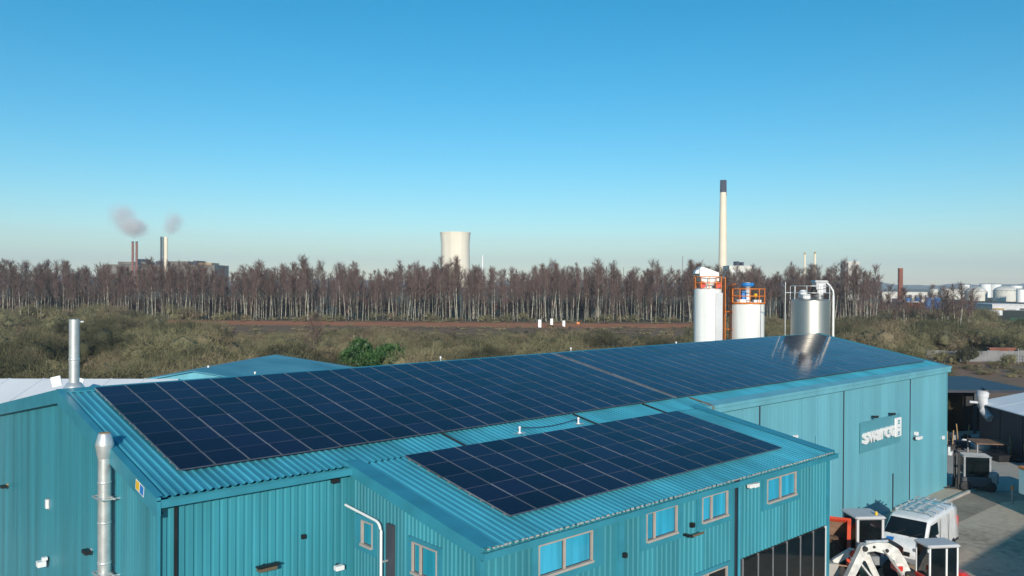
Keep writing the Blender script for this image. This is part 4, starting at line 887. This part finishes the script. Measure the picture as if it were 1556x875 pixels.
for i in range(20):
    a = 2 * math.pi * i / 20; b = MB(); q = prof[0][0]; b.tube([(q * 1.03 * math.cos(a), q * 1.03 * math.sin(a), 0), (q * math.cos(a), q * math.sin(a), 7)], .8, 6); b.build('leg', 'tower', root)
stack('slim_mast', 733, 900, 388, 2.6, 2.8, 'white', 'slim white mast standing beside the cooling tower', 'mast')
stack('slim_mast', 1037, 700, 387, 1.2, 1.4, 'grey', 'thin grey lamp mast above the trees by the tallest silo', 'mast')
stack('slim_mast', 947.5, 700, 405, 1.2, 1.4, 'grey', 'short thin mast above the trees left of the silos', 'mast')
stack('twin_stack', 1222.5, 900, 381, 2.6, 3.2, 'chimney', 'slim pale flue stack behind the wood, the nearer to the tall chimney', 'chimney', capm='tan', caph=3)
stack('twin_stack', 1238, 900, 380, 3, 3.4, 'chimney', 'slim pale flue stack behind the wood, the nearer to the white block', 'chimney', capm='tan', caph=3)
stack('brick_chimney', 1368, 420, 404, 7.5, 8, 'brick', 'stout square-topped red brick chimney by the blue tanks', capm='brick', caph=4, seg=8)
# plant on the left
D = 1200; k = D / FPX; root = empty('power_plant', col(242, D), VIEW_RZ, 'long low power plant hall behind the wood under two steam plumes', 'power plant')
zz = zat(405, D); b = MB(); b.box(-82 * k, 84 * k, 0, 60, 0, zz); b.build('hall', 'plant', root)
for xa, xb, zu, m in ((-62, -20, 4, 'plant'), (-5, 10, 5, 'cap'), (18, 44, 5, 'plant'), (52, 58, 6, 'cap'), (60, 80, 3, 'tan'), (-32, -26, 8, 'cap')):
    b = MB(); b.box(xa * k, xb * k, -2, 30, zz, zz + zu); b.build('roof_plant', m, root)
for px, yt, w_, m, lab in ((201.5, 370, 3.4, 'brick', 'brown flue stack on the power plant, farther from the lattice tower'), (207.5, 370, 3.4, 'brick', 'brown flue stack on the power plant, closer to the lattice tower'), (252, 363, 5.6, 'chimney', 'pale thick flue stack beside the lattice tower')):
    stack('plant_stack', px, D - 12, yt, w_, w_, m, lab, capm='cap' if m == 'brick' else m, caph=2)
b = MB(); zz = zat(363, D - 12); w_ = 1.9 * k
for sx in (-1, 1):
    for sy in (-1, 1): b.tube([(sx * w_, sy * w_, 0), (sx * w_, sy * w_, zz)], .45, 4)
for j in range(16):
    z0, z1 = zz * j / 16, zz * (j + 1) / 16
    for s in (-1, 1): b.tube([(-w_ * s, -w_, z0), (w_ * s, -w_, z1)], .3, 4); b.tube([(s * w_, -w_, z0), (s * w_, w_, z1)], .3, 4)
    b.tube([(-w_, -w_, z1), (w_, -w_, z1)], .3, 4)
o = b.build('lattice_tower', 'cap'); o.location = col(246.5, D - 14); o.rotation_euler = (0, 0, VIEW_RZ); tag(o, 'dark lattice tower clamped to the pale thick flue stack', 'lattice tower')
# structure under the tall chimney, block tower, sheds
def block(name, px, dep, wpx, ytop, m, label, cat, dpt=20, rz=0, extras=()):
    k = dep / FPX; root = empty(name, col(px, dep), VIEW_RZ + rz, label, cat); z = zat(ytop, dep)
    b = MB(); b.box(-wpx / 2 * k, wpx / 2 * k, 0, dpt, 0, z); b.build('wall', m, root)
    b = MB(); b.box(-wpx / 2 * k - .3, wpx / 2 * k + .3, -.3, dpt + .3, z, z + .5); b.build('roof', 'light_grey', root)
    for nm, xa, xb, za, zb, mm in extras:
        b = MB(); b.box(xa * k, xb * k, -.25, .0 if zb <= z + .1 else dpt * .5, za, zb); b.build(nm, mm, root)
    return root
z = zat(394, 700)
bt = block('block_tower', 1294, 700, 22, 395, 'tank', 'tall white rectangular block tower rising behind the wood end', 'tower block', 16, R(-12), [('dark_band', -6, -5, 0, z - 1, 'cap'), ('grey_panel', -11, -6.2, 0, z - 1, 'fence_c')])
block('plant_shed', 1125, 1000, 34, 402, 'tank', 'pale plant shed at the foot of the tall chimney', 'shed', 30, 0, [('roof_plant', -6, -2, zat(402, 1000), zat(395, 1000), 'cap'), ('roof_plant', 2, 5, zat(402, 1000), zat(396, 1000), 'cap'), ('band', -16, 10, zat(412, 1000), zat(409, 1000), 'white')])
# tank farm
def tank(px, dep, wpx, ywall, dome, m, label, group=None):
    k = dep / FPX; r = wpx / 2 * k; z = zat(ywall, dep); root = empty('storage_tank', col(px, dep), VIEW_RZ, label, 'tank', group)
    b = MB(); b.lathe([(r, 0), (r, z)], seg=32); b.build('shell', m, root)
    h = dome * k; b = MB(); b.lathe([(r * 1.01, z - .2), (r * 1.01, z)] + [(r * math.cos(a), z + h * math.sin(a)) for a in np.linspace(.05, 1.52, 8)], seg=32); b.build('roof', m, root)
    b = MB()
    for a in np.linspace(0, 2 * math.pi, 17): b.tube([(r * 1.0 * math.cos(a), r * math.sin(a), z), (r * math.cos(a), r * math.sin(a), z + 1.2)], .12, 4)
    b.tube([(r * math.cos(a), r * math.sin(a), z + 1.2) for a in np.linspace(0, 2 * math.pi, 25)], .12, 4); b.build('rim_rail', 'grey', root)
    return root
tank(1483, 690, 31, 441, 10, 'tank', 'large pale domed storage tank with stained shell, beside the blue tanks side')
tank(1527, 670, 32, 439, 9, 'tank', 'large pale domed storage tank with smooth shell next to tall racks')
tank(1551, 640, 12, 436, 1.5, 'white', 'white upright tank at the edge of the tank farm')
for px, w_, yt, q in ((1419, 12, 436, 'smallest flat topped pale tank in the row, closest to the brick chimney'), (1437, 14, 435, 'middle flat topped pale tank in the row of three'), (1452, 16, 436, 'largest flat topped pale tank in the row, closest to the stained dome')): tank(px, 760, w_, yt, 1.2, 'tank', q, 'row of flat pale tanks')
for px, w_, yt in ((1466, 14, 429), (1497, 16, 428), (1513, 15, 428), (1543, 18, 430)): tank(px, 900, w_, yt, 1.0, 'white', 'white tank in the back row behind the domed tanks', 'back row of white tanks')
for px in (1380.5, 1395.5, 1410.5, 1424): tank(px, 400, 9, 449, 1.3, 'blue', 'bright blue storage tank behind the brick hut', 'blue tanks')
block('brick_house', 1391, 380, 22, 456, 'brick', 'red brick low building under the blue tanks', 'building', 12, 0, [('door', -6, -3, 0, 3, 'cap')])
block('depot', 1536, 420, 56, 459, 'light_grey', 'grey depot building with pale roof in front of the domed tanks', 'building', 25, 0, [('band', -27, -10, zat(466, 420) - 1, zat(464, 420), 'tan'), ('bay', -22, -12, 0.2, zat(466, 420), 'cap'), ('bay', -6, 8, .2, zat(466, 420), 'cap'), ('bay', 14, 24, .2, zat(464, 420), 'navy')])
block('low_store', 1375, 600, 70, 441, 'tank', 'long pale low store by the foot of the brick chimney', 'building', 20, 0, [('bay', -20, -10, 0, 3, 'cap')])
b = MB(); b.bbox(-1.2, 1.2, -2.5, 2.5, .4, 2.6, b=.2); o = b.build('white_cabin', 'white'); o.location = col(1512, 330); tag(o, 'small white cabin below the grey depot', 'cabin')
sheet('grass_patch', [col(1530, 255), col(1640, 255), col(1640, 320), col(1536, 320)], mat('grass_green', (.06, .14, .03), .9, var=.2, scale=.2), .02)
#VEG
# ---------------------------------------------------------------- vegetation
def slivers(P, Dv, ln, wd):
    """thin triangles from roots P along unit dirs Dv"""
    n = len(P); rnd = rng.normal(size=(n, 3)); s = np.cross(Dv, rnd); s /= np.linalg.norm(s, axis=1, keepdims=True) + 1e-9
    V = np.empty((n, 3, 3)); V[:, 0] = P - s * wd[:, None] / 2; V[:, 1] = P + s * wd[:, None] / 2; V[:, 2] = P + Dv * ln[:, None]
    return V.reshape(-1, 3)
def unit(a): return a / (np.linalg.norm(a, axis=-1, keepdims=True) + 1e-9)
def trunk_geo(h, r, seg=5, k=6):
    V = []; F = []; lean = rng.normal(size=2) * .03; ph = rng.uniform(0, 6)
    for i in range(k):
        t = i / (k - 1); zz = h * t; rr = r * (1 - t) ** .8 + .015
        ox = lean[0] * zz + .12 * math.sin(ph + t * 4); oy = lean[1] * zz + .12 * math.cos(ph + t * 3)
        for q in range(seg): a = 2 * math.pi * q / seg; V.append((ox + rr * math.cos(a), oy + rr * math.sin(a), zz))
    for i in range(k - 1):
        for q in range(seg):
            j = (q + 1) % seg; a, b_, c, d = i * seg + q, i * seg + j, i * seg + seg + j, i * seg + seg + q; F += [(a, b_, c), (a, c, d)]
    return np.array(V), np.array(F)
def crown_geo(h, nb=46, nt=9, spread=1.0, wtw=.055):
    Vs = []
    zs = h * (.40 + .56 * rng.random(nb) ** .85); az = rng.uniform(0, 2 * np.pi, nb); el = np.radians(rng.uniform(35, 68, nb))
    L_ = (1.0 + 2.0 * (1 - (zs / h - .40) / .60)) * rng.uniform(.7, 1.15, nb) * spread
    D_ = np.stack([np.cos(az) * np.cos(el), np.sin(az) * np.cos(el), np.sin(el)], 1); P_ = np.stack([rng.normal(0, .1, nb), rng.normal(0, .1, nb), zs], 1)
    Vs.append(slivers(P_, D_, L_, np.full(nb, .10)))
    t = rng.uniform(.2, 1, (nb, nt, 1)); R_ = (P_[:, None] + D_[:, None] * L_[:, None, None] * t).reshape(-1, 3)
    T_ = unit(np.repeat(D_, nt, 0) * .7 + rng.normal(size=(nb * nt, 3)) * .5 + np.array([0, 0, .45]))
    Vs.append(slivers(R_, T_, rng.uniform(.5, 1.35, nb * nt), np.full(nb * nt, wtw)))
    q = 26; tp = np.stack([rng.normal(0, .12, q), rng.normal(0, .12, q), h * rng.uniform(.88, 1.0, q)], 1)
    Vs.append(slivers(tp, unit(np.stack([rng.normal(0, .35, q), rng.normal(0, .35, q), np.ones(q)], 1)), rng.uniform(.6, 1.4, q), np.full(q, .05)))
    V = np.concatenate(Vs); return V, np.arange(len(V)).reshape(-1, 3)
NV = 14; tv_ = []
for k in range(NV):
    h = 15.9 + k % 3 * .5; a = trunk_geo(h, rng.uniform(.10, .155)); c = crown_geo(h, 46 + 4 * (k % 4), 12, rng.uniform(.8, 1.55))
    tv_.append((a, c, npmesh('trunk', *a, ['bark', 'twig'], (np.arange(len(a[1])) // 10 >= 3).astype(int)), npmesh('crown', *c, ['twig'])))
def tree(px, dep, s, label, group, vi=None, sxy=None, mats=None):
    k = random.randrange(NV) if vi is None else vi
    r = empty('birch_tree', col(px, dep), random.uniform(0, 6.28), label, 'tree', group); q = sxy or s
    inst('trunk', tv_[k][2], r, sc=(q, q, s)); inst('crown', tv_[k][3], r, sc=(q, q, s)); r.rotation_euler = (random.gauss(0, .035), random.gauss(0, .035), r.rotation_euler[2]); return r
def tops(px): return 1 + .05 * math.sin(px * .031) + .06 * math.sin(px * .083 + 1) + .05 * math.sin(px * .21)
for i in range(285):
    px = -50 + 1385 * (i + random.random()) / 285; dep = random.uniform(259, 278)
    tree(px, dep, tops(px) * random.choice([random.uniform(.86, 1.08), random.uniform(.66, .95)]), 'bare silver birch in the front ranks of the wood behind the red earth track', 'birches in the front of the wood')
# the rest of the wood: one mass
def merged(name, items, mats, label, cat):
    Vs = []; Fs = []; Ms = []; o = 0
    for (V, F), mi, loc, rz, sc in items:
        c, s = math.cos(rz), math.sin(rz); X = V * np.array(sc); W_ = np.stack([X[:, 0] * c - X[:, 1] * s + loc[0], X[:, 0] * s + X[:, 1] * c + loc[1], X[:, 2] + loc[2]], 1)
        Vs.append(W_); Fs.append(F + o); Ms.append(np.full(len(F), mi)); o += len(V)
    ob = bpy.data.objects.new(name, npmesh(name, np.concatenate(Vs), np.concatenate(Fs), mats, np.concatenate(Ms))); C.objects.link(ob)
    return tag(ob, label, cat, kind='stuff')
it = []
for i in range(760):
    px = -60 + 1400 * random.random(); dep = random.uniform(278, 340); k = random.randrange(NV); s = tops(px) * random.uniform(.82, 1.16); l_ = col(px, dep); rz = random.uniform(0, 6)
    it.append((tv_[k][0], 0, l_, rz, (s, s, s))); it.append((tv_[k][1], 1, l_, rz, (s, s, s)))
merged('birch_wood', it, ['bark', 'twig'], 'dense mass of bare birches filling the wood behind the front ranks', 'wood')

def bush_geo(n, core=True, leaf=False, seed=0, fine=1.0):
    rr_ = np.random.default_rng(seed)
    lob = [(rr_.uniform(-.6, .6), rr_.uniform(-.6, .6), rr_.uniform(.15, .62), rr_.uniform(.2, .46)) for _ in range(9)] + [(0, 0, .42, .45)]
    P = []; N = []
    for cx, cy, cz, r in lob:
        m = int(n / 10 * (r / .36) ** 2); d = unit(rr_.normal(size=(m, 3))); d[:, 2] = np.abs(d[:, 2]) * 1.0 - .15; d = unit(d)
        P.append(np.array([cx, cy, cz]) + d * r * rr_.uniform(.72, 1.0, (m, 1))); N.append(d)
    P = np.concatenate(P); N = np.concatenate(N); P[:, 2] = np.maximum(P[:, 2], .02)
    dirs = unit(N * .6 + rr_.normal(size=P.shape) * (.9 if leaf else .6) + np.array([0, 0, .25 if not leaf else .0]))
    ln = rr_.uniform(.06, .13, len(P)) if leaf else rr_.uniform(.06, .17, len(P)) * fine; wd = ln * .75 if leaf else np.full(len(P), .016 * fine)
    if not leaf: big = rr_.random(len(P)) < .05; ln = np.where(big, ln * 2.6 / fine ** .5, ln); dirs = np.where(big[:, None], unit(dirs + np.array([0, 0, .8])), dirs)
    V = slivers(P, dirs, ln, wd); F = np.arange(len(V)).reshape(-1, 3)
    # stems from the ground
    q = 14; st = np.stack([rr_.normal(0, .22, q), rr_.normal(0, .22, q), np.zeros(q)], 1); S = slivers(st, unit(np.stack([rr_.normal(0, .5, q), rr_.normal(0, .5, q), np.ones(q)], 1)), rr_.uniform(.6, 1.0, q), np.full(q, .03))
    F = np.concatenate([F, np.arange(len(S)).reshape(-1, 3) + len(V)]); V = np.concatenate([V, S])
    if core:                                    # dense inner twig mass, lumpy
        for cx, cy, cz, r in lob:
            CV = []; CF = []; a_, b_ = 6, 3; r2 = r * (.60 if fine < 1 else .44)
            for i in range(b_ + 1):
                for j in range(a_):
                    th = math.pi * i / b_; ph = 2 * math.pi * j / a_; w_ = r2 * rr_.uniform(.78, 1.12)
                    CV.append((cx + w_ * math.sin(th) * math.cos(ph), cy + w_ * math.sin(th) * math.sin(ph), max(.0, cz + w_ * math.cos(th))))
            for i in range(b_):
                for j in range(a_): k2 = (j + 1) % a_; CF += [(i * a_ + j, i * a_ + k2, i * a_ + a_ + k2), (i * a_ + j, i * a_ + a_ + k2, i * a_ + a_ + j)]
            F = np.concatenate([F, np.array(CF) + len(V)]); V = np.concatenate([V, np.array(CV)])
    return V, F
near_g = [bush_geo(6600, seed=k, fine=.55) for k in range(5)]; far_g = [bush_geo(1650, seed=20 + k) for k in range(5)]
tuss = [bush_geo(220, seed=40 + k) for k in range(3)]
SM = ['scrub', 'scrub_b', 'scrub_d', 'scrub']
near_m = [[npmesh('scrub_bush', *g, [m]) for g in near_g] for m in SM]
spots = []
def allow(px, dep):
    if px > 1385 and dep < 139: return None
    if px > 1525 and 235 < dep < 330: return None
    if px > 1500 and dep > 240: return None
    if 230 < dep < 260 and 250 < px < 1160: return None
    if 590 < px < 1030 and 196 < dep < 224 and random.random() < .5: return None
    if px < 330: top = 468 + 14 * math.sin(px * .03)
    elif px < 1060: top = 500 + 5 * math.sin(px * .02)
    elif px < 1345: top = 468 + (1345 - px) * .05
    else: top = 470 + (px - 1345) * .03
    zmax = zat(top, dep)
    h = min(random.uniform(2.0, 7.0), zmax * random.uniform(.5, 1.0))
    if 500 < px < 622 and dep < 99: return None
    if 196 < dep < 232 and 250 < px < 1160: h = min(h, random.uniform(.5, 1.5))
    return h if h > .45 else None
while len(spots) < 1120:
    px = random.uniform(-60, 1640); dep = 70 + 180 * random.random() ** 1.1
    h = allow(px, dep)
    if h: spots.append((dep, px, h))
spots.sort()
def vis(dep, px, h):                            # does its top clear the shed roof line?
    return 431 + (12 - h) / dep * FPX < (596 - .083 * (px - 130)) + 6 if px < 1245 else True
near = sorted([s for s in spots if vis(*s)], key=lambda s: -s[2] / s[0])[:295]; ns = set(near); rest = [s for s in spots if s not in ns]
LB = ['olive scrub bush of fine bare twigs in the thicket behind the long shed', 'brownish scrub bush of bare twigs in the thicket behind the long shed', 'dark olive scrub bush in the thicket behind the long shed', 'olive scrub bush of fine bare twigs in the thicket behind the long shed']
for dep, px, h in near:
    k = random.randrange(4)
    if px > 1340: k = random.choice([0, 2, 2])
    o = inst('scrub_bush', near_m[k][random.randrange(5)], None, col(px, dep), random.uniform(0, 6.28), (h * random.uniform(.8, 1.15), h * random.uniform(.8, 1.15), h * .95))
    tag(o, LB[k], 'bush', ['olive scrub bushes', 'brown scrub bushes', 'dark scrub bushes', 'olive scrub bushes'][k])
it = [(far_g[random.randrange(5)], random.randrange(3), col(px, dep), random.uniform(0, 6), (h * random.uniform(.8, 1.3), h * random.uniform(.8, 1.3), h)) for dep, px, h in rest]
for i in range(170):                            # undergrowth at the foot of the wood
    px = random.uniform(-60, 1345); h = random.uniform(.8, 3.2) if random.random() < .5 else random.uniform(.6, 1.4)
    if px < 330: h *= 1.8
    it.append((far_g[random.randrange(5)], random.choice([0, 0, 1]), col(px, random.uniform(257, 270)), random.uniform(0, 6), (h, h, h)))
for i in range(260):                            # shaded shrub layer deep inside the wood
    px = random.uniform(-70, 1345); h = random.uniform(4.5, 8.5); it.append((far_g[random.randrange(5)], 3, col(px, random.uniform(300, 345)), random.uniform(0, 6), (h * .7, h * .7, h)))
for i in range(120):
    px = random.uniform(1345, 1500); h = random.uniform(3, 6); dp = random.uniform(200, 290); h = min(h, zat(452 + random.uniform(0, 14), dp))
    it.append((far_g[random.randrange(5)], random.choice([0, 1, 2]), col(px, dp), random.uniform(0, 6), (h, h, h)))
for i in range(330):                            # low heather and tussocks beside the track
    px = random.uniform(240, 1180); dp = random.uniform(186, 230) if random.random() < .75 else random.uniform(251, 259); h = random.uniform(.3, 1.0)
    it.append((tuss[random.randrange(3)], random.choice([0, 1, 1, 3]), col(px, dp), random.uniform(0, 6), (h * 2.2, h * 2.2, h)))
for i in range(70):                             # tussocks on the field and by the fence
    px = random.uniform(1400, 1600); dp = random.uniform(108, 130); h = random.uniform(.25, .8)
    it.append((far_g[random.randrange(5)], random.choice([0, 1]), col(px, dp), random.uniform(0, 6), (h * 1.6, h * 1.6, h)))
merged('scrub_thicket', it, ['scrub', 'scrub_b', 'scrub_d', 'twig'], 'tangled olive scrub filling the ground between shed and birch wood', 'scrub')
for px, dp, h, lab in ((1432, 128, 2.3, 'scraggly olive bush in front of the concrete fence, beside the drums'), (1468, 127.5, 3.2, 'taller dark green bush in front of the middle of the concrete fence'), (1535, 126, 2.0, 'low bush at the railing end of the concrete fence')):
    o = inst('fence_bush', near_m[2 if h > 3 else 0][random.randrange(5)], None, col(px, dp), 1, (h * .8, h * .8, h)); tag(o, lab, 'bush')
# bright evergreen clump
ev = [npmesh('foliage', *bush_geo(2600, True, True, seed=60 + k), ['evergreen']) for k in range(3)]
for k, (px, dp, h, lab) in enumerate(((533, 96, 5.5, 'bright green evergreen bush left of the dark gap in the scrub'), (562, 94, 5.0, 'lower bright green evergreen bush between two taller ones'), (590, 97, 5.7, 'bright green evergreen bush at the dark end of the green clump'))):
    r = empty('evergreen_bush', col(px, dp), k, lab, 'bush'); inst('foliage', ev[k], r, sc=(h * .66, h * .66, h * .92))
    b = MB(); b.tube([(0, 0, 0), (.1, 0, h * .6)], [.14, .05], 6); b.build('stem', 'bark', r)
# small trees standing out of the scrub
for px, dp, s, lab in ((477, 100, .42, 'thin bare sapling rising from the scrub beside the evergreen clump'), (1330, 235, .92, 'end birch of the wood closest to the block tower'), (1352, 215, .62, 'low birch just past the end of the wood'), (1376, 190, .55, 'bare birch before the brick chimney'), (1362, 205, .50, 'thin bare tree between wood end and brick chimney'), (1452, 200, .60, 'reddish bare tree rising before the flat pale tanks'), (1463, 205, .66, 'tallest reddish bare tree before the domed tanks'), (1475, 198, .55, 'leaning bare tree before the domed tanks'), (1440, 195, .5, 'slim bare tree before the blue tanks'), (1405, 200, .48, 'small bare tree in front of the brick building')):
    tree(px, dp, s * 1.22, lab, None, sxy=s * 1.5)
for i in range(26):
    px = 1344 + 140 * (i + random.random()) / 26; s = random.uniform(.5, .8) * (1 - .15 * abs(px - 1460) / 110)
    tree(px, random.uniform(185, 240), s, 'brown bare tree in the loose scrub between wood end and domed tanks', 'loose trees past the wood end', sxy=s * 1.35)

# ---------------------------------------------------------------- steam and air
def vol_mat(name, colr, dens, puff=True):
    m = bpy.data.materials.new(name); m.use_nodes = True; n = m.node_tree.nodes; l = m.node_tree.links
    n.remove(n['Principled BSDF']); out = n['Material Output']; v = n.new('ShaderNodeVolumePrincipled'); v.inputs['Color'].default_value = (*colr, 1); v.inputs['Density'].default_value = dens
    l.new(v.outputs[0], out.inputs['Volume'])
    if puff:
        tc = n.new('ShaderNodeTexCoord'); g = n.new('ShaderNodeTexGradient'); g.gradient_type = 'SPHERICAL'; l.new(tc.outputs['Object'], g.inputs[0])
        no = n.new('ShaderNodeTexNoise'); no.inputs['Scale'].default_value = 2.2; no.inputs['Detail'].default_value = 4; l.new(tc.outputs['Object'], no.inputs['Vector'])
        a = n.new('ShaderNodeMath'); a.operation = 'MULTIPLY_ADD'; a.inputs[1].default_value = 1.9; a.inputs[2].default_value = -.85; l.new(no.outputs['Fac'], a.inputs[0])
        s = n.new('ShaderNodeMath'); s.operation = 'ADD'; l.new(g.outputs['Fac'], s.inputs[0]); l.new(a.outputs[0], s.inputs[1])
        q = n.new('ShaderNodeMath'); q.operation = 'MULTIPLY'; l.new(s.outputs[0], q.inputs[0]); l.new(g.outputs['Fac'], q.inputs[1])
        c = n.new('ShaderNodeMath'); c.operation = 'MULTIPLY'; c.inputs[1].default_value = dens; c.use_clamp = False
        mx = n.new('ShaderNodeMath'); mx.operation = 'MAXIMUM'; mx.inputs[1].default_value = 0; l.new(q.outputs[0], mx.inputs[0]); l.new(mx.outputs[0], c.inputs[0]); l.new(c.outputs[0], v.inputs['Density'])
    return m
M['steam'] = vol_mat('steam', (1, 1, 1), .22); M['steam2'] = vol_mat('steam_thin', (1, 1, 1), .11)
scene.cycles.volume_bounces = 3
b = MB(); b.lathe([(.001, -1)] + [(math.cos(a), math.sin(a)) for a in np.linspace(-1.4, 1.4, 12)] + [(.001, 1)], seg=24); puff1 = b.mesh('puff', 'steam'); puff2 = b.mesh('puff', 'steam2')
k = 1190 / FPX
for lab, nm, ps in (('grey white steam plume drifting from the twin brown stacks', 'steam_plume', ((208, 350, 22, 19, puff1), (196, 346, 24, 20, puff1), (184, 331, 27, 26, puff2))), ('thin steam plume rising from the pale thick stack', 'steam_plume', ((259, 351, 15, 15, puff2), (264, 340, 20, 22, puff2)))):
    r = empty(nm, col(ps[0][0], 1190, zat(ps[0][1], 1190)), VIEW_RZ, lab, 'steam')
    for px, py, sx, sz, me in ps: inst('puff', me, r, ((px - ps[0][0]) * k, random.uniform(-3, 3), (ps[0][1] - py) * k), 0, (sx * k, sx * k, sz * k))
#HAZE
hz = MB(); hv_ = [ld(-7000, -600), ld(7000, -600), ld(7000, 7200), ld(-7000, 7200)]
hz.add([(p.x, p.y, -6) for p in hv_] + [(p.x, p.y, 230) for p in hv_], [(3, 2, 1, 0), (4, 5, 6, 7), (0, 1, 5, 4), (1, 2, 6, 5), (2, 3, 7, 6), (3, 0, 4, 7)])
ho = hz.build('haze', vol_mat('haze_air', (.80, .90, 1.0), 0.00017, False)); tag(ho, 'thin blue winter haze over the whole plain', 'haze', kind='stuff')
